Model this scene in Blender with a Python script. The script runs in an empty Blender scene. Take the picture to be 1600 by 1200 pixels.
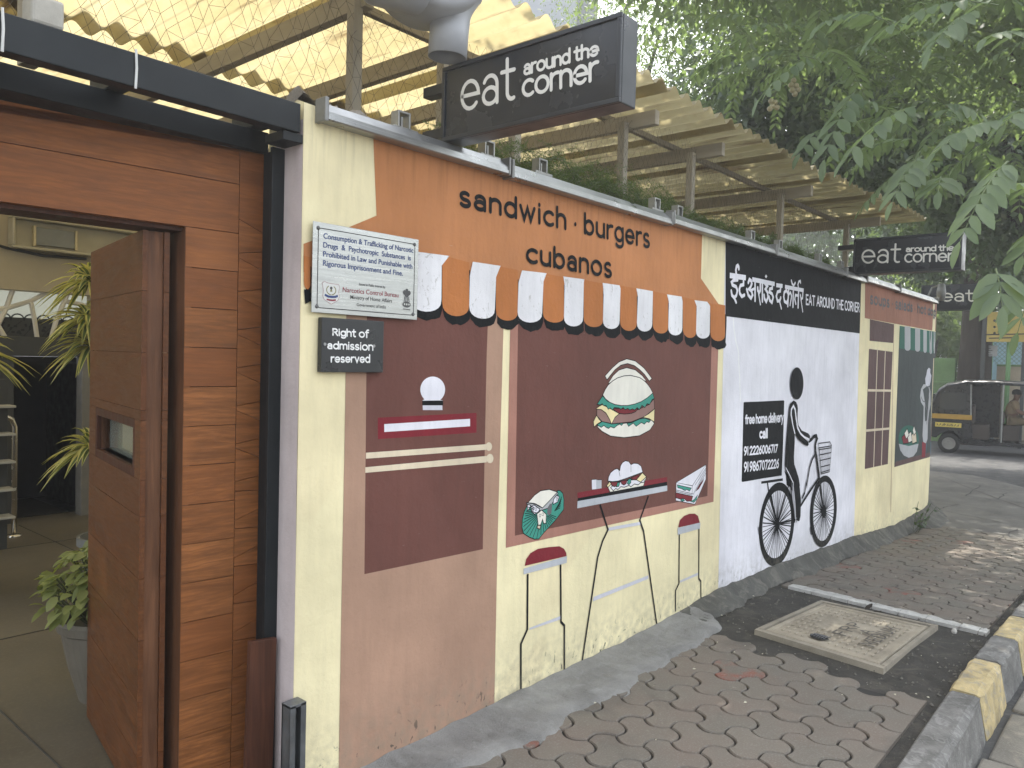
import bpy, math, random
import numpy as np
from mathutils import Vector, Matrix
random.seed(7); rng = np.random.default_rng(7)
PI = math.pi
scene = bpy.context.scene
COL = scene.collection
# ------------------------------------------------------------------ camera
FPX, CAMD, CAMH = 1220.0, 2.184, 1.495
YAW, PITCH, ROLL = 0.708249788, 0.0320049618, -0.0266996853
def _rot():
    cy, sy, cp, sp = math.cos(YAW), math.sin(YAW), math.cos(PITCH), math.sin(PITCH)
    f = np.array([cy*cp, sy*cp, -sp]); r = np.array([sy, -cy, 0.0]); d = np.cross(f, r)
    c, s = math.cos(ROLL), math.sin(ROLL)
    return np.array([c*r+s*d, -s*r+c*d, f])
RM = _rot(); CAM = np.array([0.0, -CAMD, CAMH])
cd = bpy.data.cameras.new('camera'); cam = bpy.data.objects.new('camera', cd); COL.objects.link(cam)
cd.sensor_width = 36.0; cd.lens = FPX/1600*36; cd.clip_start = 0.05; cd.clip_end = 600
m4 = Matrix.Identity(4)
for i in range(3):
    m4[i][0], m4[i][1], m4[i][2], m4[i][3] = RM[0][i], -RM[1][i], -RM[2][i], CAM[i]
cam.matrix_world = m4; scene.camera = cam
# ------------------------------------------------------------------ light
SUN_EL, SUN_AZ = math.radians(60), math.radians(24)      # azimuth counted from +X towards +Y
w = bpy.data.worlds.new('World'); scene.world = w; w.use_nodes = True
nt = w.node_tree; nt.nodes.clear()
sky = nt.nodes.new('ShaderNodeTexSky'); sky.sky_type = 'NISHITA'; sky.sun_disc = False
sky.sun_elevation = SUN_EL; sky.sun_rotation = PI/2-SUN_AZ; sky.air_density = 1.3; sky.dust_density = 3.0; sky.ozone_density = 1.0
bg = nt.nodes.new('ShaderNodeBackground'); bg.inputs[1].default_value = 0.15
hs = nt.nodes.new('ShaderNodeHueSaturation'); hs.inputs['Saturation'].default_value = 0.36   # hazy, humid, whitish sky
wo = nt.nodes.new('ShaderNodeOutputWorld')
nt.links.new(sky.outputs[0], hs.inputs['Color']); nt.links.new(hs.outputs[0], bg.inputs[0]); nt.links.new(bg.outputs[0], wo.inputs[0])
ld = bpy.data.lights.new('sun', 'SUN'); ld.energy = 3.0; ld.angle = math.radians(0.53); ld.color = (1.0, 0.95, 0.86)
sun = bpy.data.objects.new('sun', ld); COL.objects.link(sun)
sdir = Vector((math.cos(SUN_AZ)*math.cos(SUN_EL), math.sin(SUN_AZ)*math.cos(SUN_EL), math.sin(SUN_EL)))
sun.rotation_euler = sdir.to_track_quat('Z', 'Y').to_euler(); sun.location = sdir*30
scene.view_settings.view_transform = 'Standard'; scene.view_settings.look = 'None'
scene.view_settings.exposure = 1.88; scene.view_settings.gamma = 1.0
HAZE = 0.0040
# ------------------------------------------------------------------ picture rays to points on real surfaces
def ray(px, py): return RM.T @ np.array([(px-800)/FPX, (py-600)/FPX, 1.0])
def atY(px, py, y=0.0): r = ray(px, py); return CAM + (y+CAMD)/r[1]*r
def atZ(px, py, z=0.0): r = ray(px, py); return CAM + (z-CAMH)/r[2]*r
def atX(px, py, x): r = ray(px, py); return CAM + x/r[0]*r
def atD(px, py, d): return CAM + d*ray(px, py)
def gz(x):                                               # ground falls away gently past the manhole
    return float(np.interp(x, [-50, 4.6, 5.6, 7.3, 8.8, 10.5, 13, 22, 80], [0, 0, -.045, -.13, -.21, -.25, -.32, -.42, -.45]))
# ------------------------------------------------------------------ materials
def srgb(r, g, b):
    f = lambda c: (c/12.92 if c <= .04045 else ((c+.055)/1.055)**2.4)
    return (f(r/255), f(g/255), f(b/255))
_mats = {}
class NT:
    def __init__(s, name):
        s.m = bpy.data.materials.new(name); s.m.use_nodes = True; s.t = s.m.node_tree; s.t.nodes.clear()
        s.out = s.t.nodes.new('ShaderNodeOutputMaterial')
    def n(s, typ, **kw):
        nd = s.t.nodes.new('ShaderNode'+typ)
        for k, v in kw.items(): setattr(nd, k, v)
        return nd
    def l(s, a, b): s.t.links.new(a, b)
    def pos(s): return s.n('NewGeometry').outputs['Position']
    def noise(s, vec, scale, detail=4, rough=.55, dist=0.0):
        nd = s.n('TexNoise'); nd.inputs['Scale'].default_value = scale; nd.inputs['Detail'].default_value = detail
        nd.inputs['Roughness'].default_value = rough; nd.inputs['Distortion'].default_value = dist
        if vec is not None: s.l(vec, nd.inputs['Vector'])
        return nd.outputs['Fac']
    def ramp(s, fac, p0, p1, c0=(0, 0, 0, 1), c1=(1, 1, 1, 1)):
        nd = s.n('ValToRGB'); e = nd.color_ramp.elements
        e[0].position, e[0].color, e[1].position, e[1].color = p0, c0, p1, c1
        s.l(fac, nd.inputs[0]); return nd.outputs[0]
    def mix(s, fac, a, b, mode='MIX'):
        nd = s.n('Mix', data_type='RGBA', blend_type=mode)
        for sock, v in ((nd.inputs[0], fac), (nd.inputs[6], a), (nd.inputs[7], b)):
            if hasattr(v, 'links') or hasattr(v, 'is_linked'): s.l(v, sock)
            elif isinstance(v, (int, float)): sock.default_value = v
            else: sock.default_value = (*v, 1) if len(v) == 3 else v
        return nd.outputs[2]
    def math(s, op, a, b=None):
        nd = s.n('Math', operation=op)
        for sock, v in ((nd.inputs[0], a), (nd.inputs[1], b)):
            if v is None: continue
            if isinstance(v, (int, float)): sock.default_value = v
            else: s.l(v, sock)
        return nd.outputs[0]
    def maprange(s, v, a, b, c=0.0, d=1.0):
        nd = s.n('MapRange'); s.l(v, nd.inputs[0])
        for i, q in enumerate((a, b, c, d)): nd.inputs[i+1].default_value = q
        return nd.outputs[0]
    def sep(s, v): nd = s.n('SeparateXYZ'); s.l(v, nd.inputs[0]); return nd.outputs
    def mapping(s, v, scale=(1, 1, 1), rot=(0, 0, 0)):
        nd = s.n('Mapping'); nd.inputs['Scale'].default_value = scale; nd.inputs['Rotation'].default_value = rot
        s.l(v, nd.inputs[0]); return nd.outputs[0]
    def bump(s, h, strength=.3, dist=.01, nrm=None):
        nd = s.n('Bump'); nd.inputs['Strength'].default_value = strength; nd.inputs['Distance'].default_value = dist
        s.l(h, nd.inputs['Height'])
        if nrm is not None: s.l(nrm, nd.inputs['Normal'])
        return nd.outputs[0]
    def principled(s, col, rough=.6, metal=0.0, nrm=None, spec=.5):
        p = s.n('BsdfPrincipled')
        for sock, v in ((p.inputs['Base Color'], col), (p.inputs['Roughness'], rough)):
            if isinstance(v, (int, float)): sock.default_value = v
            elif isinstance(v, tuple): sock.default_value = (*v, 1) if len(v) == 3 else v
            else: s.l(v, sock)
        p.inputs['Metallic'].default_value = metal; p.inputs['Specular IOR Level'].default_value = spec
        if nrm is not None: s.l(nrm, p.inputs['Normal'])
        s.l(p.outputs[0], s.out.inputs[0]); return p
def wall_paint(col, dirt=1.0, flake=0.0, rough=.75):
    key = ('wp', col, dirt, flake)
    if key in _mats: return _mats[key]
    k = NT('wall_paint'); p = k.pos()
    n1 = k.noise(p, 1.7, 5); n2 = k.noise(k.mapping(p, (9, 9, 1.2)), 3, 4); n3 = k.noise(p, 22, 5)
    dk = tuple(c*.76 for c in col); lt = tuple(min(1, c*1.10) for c in col)
    c = k.mix(k.ramp(n1, .3, .72), dk, lt)
    c = k.mix(k.math('MULTIPLY', k.ramp(n2, .45, .75), .30), c, tuple(x*.62 for x in col))
    if flake:
        fl = k.ramp(k.noise(k.mapping(p, (1.0, 1.0, .7)), 30, 6, .7, 1.2), .60, .63)
        c = k.mix(k.math('MULTIPLY', fl, flake), c, (.38, .36, .33))
    if dirt:
        z = k.sep(p)[2]; x = k.sep(p)[0]
        h = k.math('ADD', z, k.maprange(x, 4.6, 9.5, 0.0, .26))
        low = k.maprange(h, .30, .02); lowm = k.math('MULTIPLY', low, k.ramp(n3, .38, .66))
        c = k.mix(k.math('MULTIPLY', lowm, .55*dirt), c, (.22, .20, .15))
        sp = k.ramp(k.noise(k.mapping(p, (1, 1, .6)), 38, 4, .6, .6), .62, .66)
        low2 = k.maprange(h, .20, .04)
        c = k.mix(k.math('MULTIPLY', k.math('MULTIPLY', sp, low2), .95), c, (.045, .045, .038))
        top = k.maprange(h, 2.02, 2.28); drip = k.ramp(k.noise(k.mapping(p, (14, 14, .8)), 2.2, 4, .6), .5, .72)
        c = k.mix(k.math('MULTIPLY', k.math('MULTIPLY', top, drip), .55), c, tuple(x*.4 for x in col))
        scr = k.ramp(k.noise(k.mapping(p, (3, 3, 26), (0, .5, 0)), 7, 2, .5, .4), .74, .76)
        c = k.mix(k.math('MULTIPLY', scr, .22), c, (.5, .46, .4))
    pt = k.ramp(k.noise(p, .9, 3, .5, .8), .50, .53); c = k.mix(k.math('MULTIPLY', pt, .10), c, tuple(min(1, x*1.25+.02) for x in col))
    b = k.math('ADD', k.noise(p, 5.5, 6, .62), k.math('MULTIPLY', k.noise(p, 70, 3), .12))
    k.principled(c, rough, 0, k.bump(b, .42, .02), .3 if max(col) > .05 else .12)
    _mats[key] = k.m; return k.m
def simple(name, col, rough=.55, metal=0.0, var=.12, scale=6.0, bump=.12, bscale=40.0, bdist=.003, spec=.5, stretch=(1, 1, 1), dirt=0.0):
    key = (name, col)
    if key in _mats: return _mats[key]
    k = NT(name); p = k.n('TexCoord').outputs['Object']; q = k.mapping(p, stretch)
    c = k.mix(k.ramp(k.noise(q, scale, 5), .3, .7), tuple(x*(1-var) for x in col), tuple(min(1, x*(1+var)) for x in col))
    if dirt:
        c = k.mix(k.math('MULTIPLY', k.ramp(k.noise(q, scale*.6, 6, .65, .8), .5, .7), dirt), c, (.13, .12, .10))
    r = k.maprange(k.noise(q, scale*2.3, 4), .3, .7, max(.05, rough-.1), min(1, rough+.12))
    nrm = k.bump(k.noise(q, bscale, 4), bump, bdist) if bump else None
    k.principled(c, r, metal, nrm, spec); _mats[key] = k.m; return k.m
def wood(name, col, axis=0, rough=.38, dark=.45):
    key = (name, col, axis)
    if key in _mats: return _mats[key]
    k = NT(name); tc = k.n('TexCoord').outputs['Object']; isl = k.n('NewGeometry').outputs['Random Per Island']
    off = k.n('CombineXYZ'); 
    for i in range(3): k.l(k.math('MULTIPLY', isl, 7.3+3*i), off.inputs[i])
    add = k.n('VectorMath', operation='ADD'); k.l(tc, add.inputs[0]); k.l(off.outputs[0], add.inputs[1])
    sc = [11, 11, 11]; sc[axis] = .9
    q = k.mapping(add.outputs[0], tuple(sc))
    g1 = k.noise(q, 2.2, 7, .62, 1.1)
    wv = k.n('TexWave', wave_type='BANDS', bands_direction='Z' if axis != 2 else 'X'); wv.inputs['Scale'].default_value = 5.5; wv.inputs['Distortion'].default_value = 9; wv.inputs['Detail'].default_value = 3; wv.inputs['Detail Scale'].default_value = 1.2
    sw = [3.2, 3.2, 3.2]; sw[axis] = .55
    k.l(k.mapping(add.outputs[0], tuple(sw)), wv.inputs['Vector'])
    sc2 = [60, 60, 60]; sc2[axis] = 2.5
    g2 = k.noise(k.mapping(add.outputs[0], tuple(sc2)), 2, 4, .6, .3)
    c = k.mix(k.ramp(g1, .32, .70), tuple(x*dark for x in col), tuple(x*1.15 for x in col))
    c = k.mix(k.math('MULTIPLY', k.ramp(g2, .42, .62), .38), c, tuple(x*.35 for x in col))
    c = k.mix(k.math('MULTIPLY', k.ramp(wv.outputs['Fac'], .55, .95), .42), c, tuple(x*.45 for x in col))
    c = k.mix(k.math('MULTIPLY', k.ramp(k.noise(add.outputs[0], 2.6, 2, .4), .62, .72), .35), c, tuple(min(1, x*1.5) for x in col))
    c = k.mix(k.maprange(isl, 0, 1, .0, .55), c, tuple(x*.52 for x in (col[0]*1.1, col[1]*.9, col[2]*.8)))
    bl = k.ramp(k.noise(tc, 1.6, 3), .5, .75)
    c = k.mix(k.math('MULTIPLY', bl, .3), c, tuple(x*.4 for x in col))
    k.principled(c, k.maprange(g1, .3, .7, rough-.06, rough+.14), 0, k.bump(k.math('ADD', g1, g2), .18, .004), .25)
    _mats[key] = k.m; return k.m
# ------------------------------------------------------------------ mesh helpers
class MB:
    def __init__(s): s.v = []; s.f = []; s.mi = []
    def add(s, vs, fs, mi=0):
        o = len(s.v); s.v += [tuple(map(float, q)) for q in vs]
        for f in fs: s.f.append(tuple(i+o for i in f)); s.mi.append(mi)
        return s
    def box(s, x0, x1, y0, y1, z0, z1, mi=0, M=None):
        vs = [(x, y, z) for z in (z0, z1) for y in (y0, y1) for x in (x0, x1)]
        if M is not None: vs = [tuple(M @ Vector(q)) for q in vs]
        return s.add(vs, [(0, 2, 3, 1), (4, 5, 7, 6), (0, 1, 5, 4), (2, 6, 7, 3), (0, 4, 6, 2), (1, 3, 7, 5)], mi)
    def tube(s, pts, r, n=8, mi=0, cap=True):
        pts = [Vector(p) for p in pts]; rr = r if hasattr(r, '__len__') else [r]*len(pts)
        rings = []; up = Vector((0.13, .21, 1)).normalized()
        for i, p in enumerate(pts):
            t = (pts[min(i+1, len(pts)-1)]-pts[max(i-1, 0)]).normalized()
            a = t.cross(up)
            if a.length < 1e-3: a = t.cross(Vector((1, 0, 0)))
            a.normalize(); b = t.cross(a)
            rings.append([p+(a*math.cos(2*PI*k/n)+b*math.sin(2*PI*k/n))*rr[i] for k in range(n)])
        vs = [q for rg in rings for q in rg]; fs = []
        for i in range(len(pts)-1):
            for k in range(n):
                k2 = (k+1) % n; fs.append((i*n+k, i*n+k2, (i+1)*n+k2, (i+1)*n+k))
        if cap: fs += [tuple(range(n))[::-1], tuple((len(pts)-1)*n+k for k in range(n))]
        return s.add(vs, fs, mi)
    def lathe(s, prof, n=24, c=(0, 0, 0), mi=0):
        vs = [(c[0]+r*math.cos(2*PI*k/n), c[1]+r*math.sin(2*PI*k/n), c[2]+z) for r, z in prof for k in range(n)]
        fs = [(i*n+k, i*n+(k+1) % n, (i+1)*n+(k+1) % n, (i+1)*n+k) for i in range(len(prof)-1) for k in range(n)]
        return s.add(vs, fs, mi)
    def prism(s, poly, a, b, fn, mi=0):
        n = len(poly); vs = [fn(u, v, a) for u, v in poly]+[fn(u, v, b) for u, v in poly]
        fs = [tuple(range(n))[::-1], tuple(range(n, 2*n))]+[(i, (i+1) % n, n+(i+1) % n, n+i) for i in range(n)]
        return s.add(vs, fs, mi)
    def split(s, name, mats, parent=None, **kw):
        par = list(range(len(s.v)))
        def find(i):
            while par[i] != i: par[i] = par[par[i]]; i = par[i]
            return i
        for f in s.f:
            for q in f[1:]: par[find(q)] = find(f[0])
        groups = {}
        for f, m in zip(s.f, s.mi): groups.setdefault(find(f[0]), []).append((f, m))
        out = []
        for fs in groups.values():
            used = sorted({q for f, _ in fs for q in f}); mp = {q: i for i, q in enumerate(used)}; mb = MB()
            mb.v = [s.v[q] for q in used]; mb.f = [tuple(mp[q] for q in f) for f, _ in fs]; mb.mi = [m for _, m in fs]; out.append(mb.build(name, mats, parent, **kw))
        return out
    def build(s, name, mats, parent=None, smooth=False, bevel=0.0, recalc=True):
        me = bpy.data.meshes.new(name); me.from_pydata(s.v, [], s.f)
        mats = mats if isinstance(mats, (list, tuple)) else [mats]
        for m in mats: me.materials.append(m)
        if len(mats) > 1: me.polygons.foreach_set('material_index', s.mi)
        if recalc:
            import bmesh
            bm = bmesh.new(); bm.from_mesh(me); bmesh.ops.recalc_face_normals(bm, faces=bm.faces); bm.to_mesh(me); bm.free()
        if smooth: me.polygons.foreach_set('use_smooth', [True]*len(me.polygons))
        o = bpy.data.objects.new(name, me); COL.objects.link(o)
        if bevel:
            md = o.modifiers.new('bevel', 'BEVEL'); md.width = bevel; md.segments = 2; md.limit_method = 'ANGLE'
        if parent is not None:
            o.parent = parent; o.matrix_parent_inverse = Matrix.Identity(4) if parent in LOCAL else Matrix.Translation(parent.location).inverted()
        return o
def tag(o, label=None, cat=None, group=None, kind=None):
    for k, v in (('label', label), ('category', cat), ('group', group), ('kind', kind)):
        if v: o[k] = v
    return o
LOCAL = []
def thing(name, label, cat, loc=(0, 0, 0), rz=0.0, group=None, local=False):
    o = bpy.data.objects.new(name, None); COL.objects.link(o); o.location = loc; o.rotation_euler = (0, 0, rz)
    o.empty_display_size = .1
    if local: LOCAL.append(o)
    return tag(o, label, cat, group)
def copy_tree(o, parent=None):
    c = o.copy(); COL.objects.link(c)
    if parent is not None: c.parent = parent
    for ch in [q for q in bpy.data.objects if q.parent == o]: copy_tree(ch, c)
    return c
def Z(ox, oy, sc, pts): return [(ox+a/sc, oy+b/sc) for a, b in pts]
# ------------------------------------------------------------------ stroke lettering
def arc(cx, cy, rx, ry, a0, a1, n=14):
    return [(cx+rx*math.cos(math.radians(a0+(a1-a0)*i/n)), cy+ry*math.sin(math.radians(a0+(a1-a0)*i/n))) for i in range(n+1)]
def ell(cx, cy, rx, ry, n=22): return arc(cx, cy, rx, ry, 0, 360-360/n, n-1)
C = 'c'
GL = {
 'a': (.72, [arc(.36, .66, .32, .34, 155, 0)+[(.68, 0)], [C]+ell(.35, .29, .33, .29)]),
 'b': (.8, [[(0, 1.5), (0, 0)], [C]+ell(.4, .5, .4, .5)]),
 'c': (.74, [arc(.44, .5, .44, .5, 48, 312)]),
 'd': (.8, [[(.8, 1.5), (.8, 0)], [C]+ell(.4, .5, .4, .5)]),
 'e': (.84, [[(.03, .5), (.84, .5)]+arc(.42, .5, .42, .5, 0, 318, 18)]),
 'f': (.5, [[(.18, 0), (.18, 1.2)]+arc(.42, 1.2, .24, .28, 180, 60), [(-.02, 1), (.5, 1)]]),
 'g': (.8, [[C]+ell(.4, .5, .4, .5), [(.8, 1), (.8, -.15)]+arc(.42, -.15, .38, .33, 0, -150)]),
 'h': (.72, [[(0, 1.5), (0, 0)], [(0, .55)]+arc(.36, .62, .36, .38, 180, 0)+[(.72, 0)]]),
 'i': (.1, [[(.05, 1), (.05, 0)], [(.05, 1.36), (.05, 1.40)]]),
 'l': (.1, [[(.05, 1.5), (.05, 0)]]),
 'm': (1.2, [[(0, 1), (0, 0)], [(0, .6)]+arc(.3, .65, .3, .35, 180, 0)+[(.6, 0)], [(.6, .6)]+arc(.9, .65, .3, .35, 180, 0)+[(1.2, 0)]]),
 'n': (.72, [[(0, 1), (0, 0)], [(0, .55)]+arc(.36, .62, .36, .38, 180, 0)+[(.72, 0)]]),
 'o': (.9, [[C]+ell(.45, .5, .45, .5)]),
 'p': (.8, [[(0, 1), (0, -.48)], [C]+ell(.4, .5, .4, .5)]),
 'r': (.46, [[(0, 1), (0, 0)], [(0, .5)]+arc(.4, .58, .4, .42, 180, 75)]),
 's': (.6, [arc(.3, .74, .27, .26, 40, 270)+arc(.3, .24, .3, .24, 90, -150)]),
 't': (.56, [[(.22, 1.42), (.22, .25)]+arc(.43, .25, .21, .25, 180, 295), [(-.04, 1), (.54, 1)]]),
 'u': (.72, [[(0, 1), (0, .38)]+arc(.36, .38, .36, .38, 180, 360), [(.72, 1), (.72, 0)]]),
 'v': (.72, [[(0, 1), (.36, 0), (.72, 1)]]),
 'w': (1.1, [[(0, 1), (.29, 0), (.55, .92), (.81, 0), (1.1, 1)]]),
 'y': (.72, [[(0, 1), (.38, .06)], [(.72, 1), (.22, -.45)]]),
 'E': (.65, [[(.65, 1.45), (0, 1.45), (0, 0), (.65, 0)], [(0, .75), (.58, .75)]]),
 'A': (.92, [[(0, 0), (.46, 1.45), (.92, 0)], [(.17, .48), (.75, .48)]]),
 'T': (.8, [[(.4, 0), (.4, 1.45)], [(0, 1.45), (.8, 1.45)]]),
 'R': (.76, [[(0, 0), (0, 1.45), (.35, 1.45)]+arc(.35, 1.08, .37, .37, 80, -80, 8)+[(.35, .71), (0, .71)], [(.35, .71), (.78, 0)]]),
 'O': (1.0, [[C]+ell(.5, .725, .5, .725)]),
 'U': (.8, [[(0, 1.45), (0, .4)]+arc(.4, .4, .4, .4, 180, 360)+[(.8, 1.45)]]),
 'N': (.8, [[(0, 0), (0, 1.45), (.8, 0), (.8, 1.45)]]),
 'D': (.82, [[C, (0, 0), (0, 1.45), (.3, 1.45)]+arc(.3, .725, .52, .725, 80, -80, 12)+[(.3, 0)]]),
 'H': (.78, [[(0, 0), (0, 1.45)], [(.78, 0), (.78, 1.45)], [(0, .75), (.78, .75)]]),
 'C': (.82, [arc(.5, .725, .5, .725, 50, 310)]),
 'F': (.6, [[(.6, 1.45), (0, 1.45), (0, 0)], [(0, .75), (.52, .75)]]),
 'M': (1.0, [[(0, 0), (0, 1.45), (.5, .5), (1, 1.45), (1, 0)]]),
 'P': (.7, [[(0, 0), (0, 1.45), (.33, 1.45)]+arc(.33, 1.07, .37, .38, 80, -80, 8)+[(.33, .69), (0, .69)]]),
 'I': (.1, [[(.05, 0), (.05, 1.45)]]),
 '0': (.76, [[C]+ell(.38, .725, .38, .725)]), '1': (.2, [[(.1, 0), (.1, 1.45)]]),
 '2': (.74, [arc(.37, 1.07, .36, .38, 165, -35, 10)+[(0, 0), (.76, 0)]]),
 '6': (.74, [[C]+ell(.37, .42, .37, .42), [(.60, 1.45)]+arc(.62, .42, .62, .85, 115, 178, 6)]),
 '7': (.72, [[(0, 1.45), (.72, 1.45), (.22, 0)]]),
 '8': (.74, [[C]+ell(.37, 1.08, .32, .36), [C]+ell(.37, .36, .37, .36)]),
 '9': (.74, [[C]+ell(.37, 1.03, .37, .42), [(.14, 0)]+arc(.12, 1.03, .62, .85, -65, -2, 6)]),
 '.': (.1, [[(.05, .04), (.05, .06)]]), '*': (.3, [[(.15, .48), (.15, .54)]]), '&': (.8, [[(.8, 0), (.2, 1.1)]+arc(.4, 1.2, .2, .25, 200, -30, 8)+[(.1, .5)]+arc(.32, .33, .3, .33, 160, 300, 8)+[(.8, .65)]]),
}
def text_strokes(txt, gap=.30, space=.55):
    x = 0.0; out = []
    for ch in txt:
        if ch == ' ': x += space; continue
        wd, sts = GL[ch]
        for st in sts:
            closed = st[0] == C; p = st[1:] if closed else st
            out.append((closed, [(x+a, b) for a, b in p]))
        x += wd+gap
    return out, x-gap
def bil(q, u, v):          # q = TL, TR, BR, BL ; v = 1 at the top
    TL, TR, BR, BL = [np.array(a, float) for a in q]
    return (1-u)*((1-v)*BL+v*TL)+u*((1-v)*BR+v*TR)
def text_on(txt, quad, h=1.0, gap=.30, space=.55):
    st, wd = text_strokes(txt, gap, space)
    return [(c, [tuple(bil(quad, x/wd, y/h)) for x, y in p]) for c, p in st]
def stroke_mesh(pts, wdt, closed=False, cap=True):
    P = [np.array(p, float) for p in pts]; Q = [P[0]]
    for p in P[1:]:
        if np.linalg.norm(p-Q[-1]) > 1e-6: Q.append(p)
    P = Q; n = len(P); vs = []; fs = []
    if n < 2: return [], []
    for i in range(n):
        a = P[(i-1) % n] if (closed or i > 0) else None; b = P[(i+1) % n] if (closed or i < n-1) else None
        d1 = (P[i]-a) if a is not None else (b-P[i]); d2 = (b-P[i]) if b is not None else (P[i]-a)
        d1 = d1/np.linalg.norm(d1); d2 = d2/np.linalg.norm(d2)
        n1 = np.array([-d1[1], d1[0]]); n2 = np.array([-d2[1], d2[0]]); m = n1+n2; L = np.linalg.norm(m)
        m = n1 if L < 1e-6 else m/L; k = 1/max(.45, float(m@n1))
        vs += [P[i]+m*k*wdt/2, P[i]-m*k*wdt/2]
    for i in range(n if closed else n-1):
        j = (i+1) % n; fs.append((2*i+1, 2*j+1, 2*j, 2*i))
    if cap and not closed:
        for e, o, iL, iR in ((0, 1, 0, 1), (n-1, n-2, 2*n-2, 2*n-1)):
            d = P[e]-P[o]; d = d/np.linalg.norm(d); nn = (vs[iL]-vs[iR])/2; c0 = (vs[iL]+vs[iR])/2; k0 = len(vs); r = np.linalg.norm(nn)
            ps = [c0+nn*math.cos(PI*t/5)+d*r*math.sin(PI*t/5) for t in range(1, 5)]
            vs += ps; fs.append((iL, *range(k0, k0+4), iR))
    return vs, fs
def unit1(a): return a/np.linalg.norm(a)
class Paint:
    """flat paint on a surface: shapes in surface coordinates, each a hair proud of the one below"""
    def __init__(s, to3, layer): s.to3 = to3; s.b = {}; s.k = 0; s.off = layer; s.mb = MB(); s.cols = []
    def _mi(s, m):
        if m not in s.cols: s.cols.append(m)
        return s.cols.index(m)
    def _nx(s): s.k += 1; return s.off+s.k*6e-5
    def poly(s, m, pts): o = s._nx(); s.mb.add([s.to3(a, b, o) for a, b in pts], [tuple(range(len(pts)))], s._mi(m)); return s
    def strip(s, m, q, n=16):
        o = s._nx(); vs = []
        for i in range(n+1):
            for v in (0, 1): p = bil(q, i/n, v); vs.append(s.to3(p[0], p[1], o))
        s.mb.add(vs, [(2*i, 2*i+2, 2*i+3, 2*i+1) for i in range(n)], s._mi(m)); return s
    def stroke(s, m, pts, wd, closed=False, cap=True):
        vs, fs = stroke_mesh(pts, wd, closed, cap); o = s._nx()
        if vs: s.mb.add([s.to3(a, b, o) for a, b in vs], fs, s._mi(m))
        return s
    def text(s, m, txt, quad, wd, h=1.0, gap=.30, space=.55):
        TL, TR, BR, BL = [np.array(q, float) for q in quad]; ex = unit1(TR-TL)*wd*.5; ey = unit1(TL-BL)*wd*.5
        quad = (TL+ex-ey, TR-ex-ey, BR-ex+ey, BL+ex+ey)
        for c, p in text_on(txt, quad, h, gap, space): s.stroke(m, p, wd, c)
        return s
    def build(s, name, parent): return s.mb.build(name, s.cols, parent, recalc=False)
# ================================================================== THE GROUND
def ground_mat(name, col, bump=.5, bdist=.012, sc=9, dust=(.30, .27, .22), dustamt=.35, rough=.9, speck=.0):
    k = NT(name); p = k.pos(); n = k.noise(p, sc*.25, 6, .6, .4); f = k.noise(p, sc*14, 3)
    c = k.mix(k.ramp(n, .3, .7), tuple(x*.7 for x in col), tuple(x*1.25 for x in col))
    c = k.mix(k.math('MULTIPLY', k.ramp(k.noise(p, sc*.5, 6, .7, 1.0), .5, .72), dustamt), c, dust)
    c = k.mix(k.math('MULTIPLY', k.ramp(f, .5, .75), .3), c, tuple(x*1.7 for x in col))
    if speck: c = k.mix(k.math('MULTIPLY', k.ramp(k.noise(p, 55, 2, .5), .73, .76), speck), c, (.55, .53, .48))
    b = k.math('ADD', k.noise(p, sc, 8, .65), k.math('MULTIPLY', f, .4))
    k.principled(c, rough, 0, k.bump(b, bump, bdist), .25); return k.m
M_asph = ground_mat('asphalt', (.066, .066, .066), .55, .008, 14, (.20, .19, .17), .35)
M_dirt = ground_mat('packed_dirt', (.068, .064, .056), 1.0, .025, 16, (.15, .132, .105), .7, speck=.9)
M_pave = ground_mat('slab_pavement', (.125, .12, .11), .5, .01, 6, (.21, .19, .16), .5)
M_tile = ground_mat('courtyard_tile', (.125, .108, .078), .15, .004, 5, (.13, .12, .1), .4, rough=.42)
def sheet(name, xs, ys, zf, mat):
    mb = MB(); vs = [(x, y, zf(x, y)) for y in ys for x in xs]; n = len(xs)
    mb.add(vs, [(j*n+i, j*n+i+1, (j+1)*n+i+1, (j+1)*n+i) for j in range(len(ys)-1) for i in range(n-1)])
    return tag(mb.build(name, mat, smooth=True), kind='structure')
xs = [-60, -30, -12, -6, -3, 0, 2, 3, 4, 4.6, 5, 5.6, 6.4, 7.3, 8.1, 8.8, 9.6, 10.5, 11.5, 13, 16, 20, 26, 40, 60, 80]
road = sheet('road', xs, [-60, -30, -20, -8, -4, -2.4, -1.5, 3, 8, 20, 40, 60], lambda x, y: gz(x)-.17 if x < 12 else gz(x)-.17+.17*min(1, (x-12)/3), M_asph)
YK = -1.43                                                # back line of the kerb
pav_base = sheet('pavement_bed', [x for x in xs if -3 <= x <= 10.5], [YK-.04, -1.0, -.5, 0.02, .3], lambda x, y: gz(x)-.016, M_dirt)
# far apron where the footpath turns the corner: cracked concrete slabs
mb = MB(); far = [(9.3, YK-.1), (12.8, -1.52), (15.0, -.36), (16.4, .85), (17.4, 1.6), (19.5, 3.4), (19.5, 9), (9.3, 9)]
N = 14
gx = np.linspace(8.9, 17.5, 30); gy = np.linspace(-1.6, 9, 30)
def edge_x(y): return float(np.interp(y, [-1.6, -1.5, -.36, .85, 1.6, 3.4, 9], [12.2, 12.9, 15.0, 16.5, 17.5, 20, 26]))
vs = []; fs = []
for j, y in enumerate(gy):
    for i in range(30):
        x = 8.9+(edge_x(y)-8.9)*i/29; vs.append((x, y, gz(x)-.004-.02*(i == 29)))
fs = [(j*30+i, j*30+i+1, j*30+i+31, j*30+i+30) for j in range(29) for i in range(29)]
mb.add(vs, fs); vs2 = []; tag(mb.build('pavement_apron', M_pave, smooth=True), kind='structure')
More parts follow.
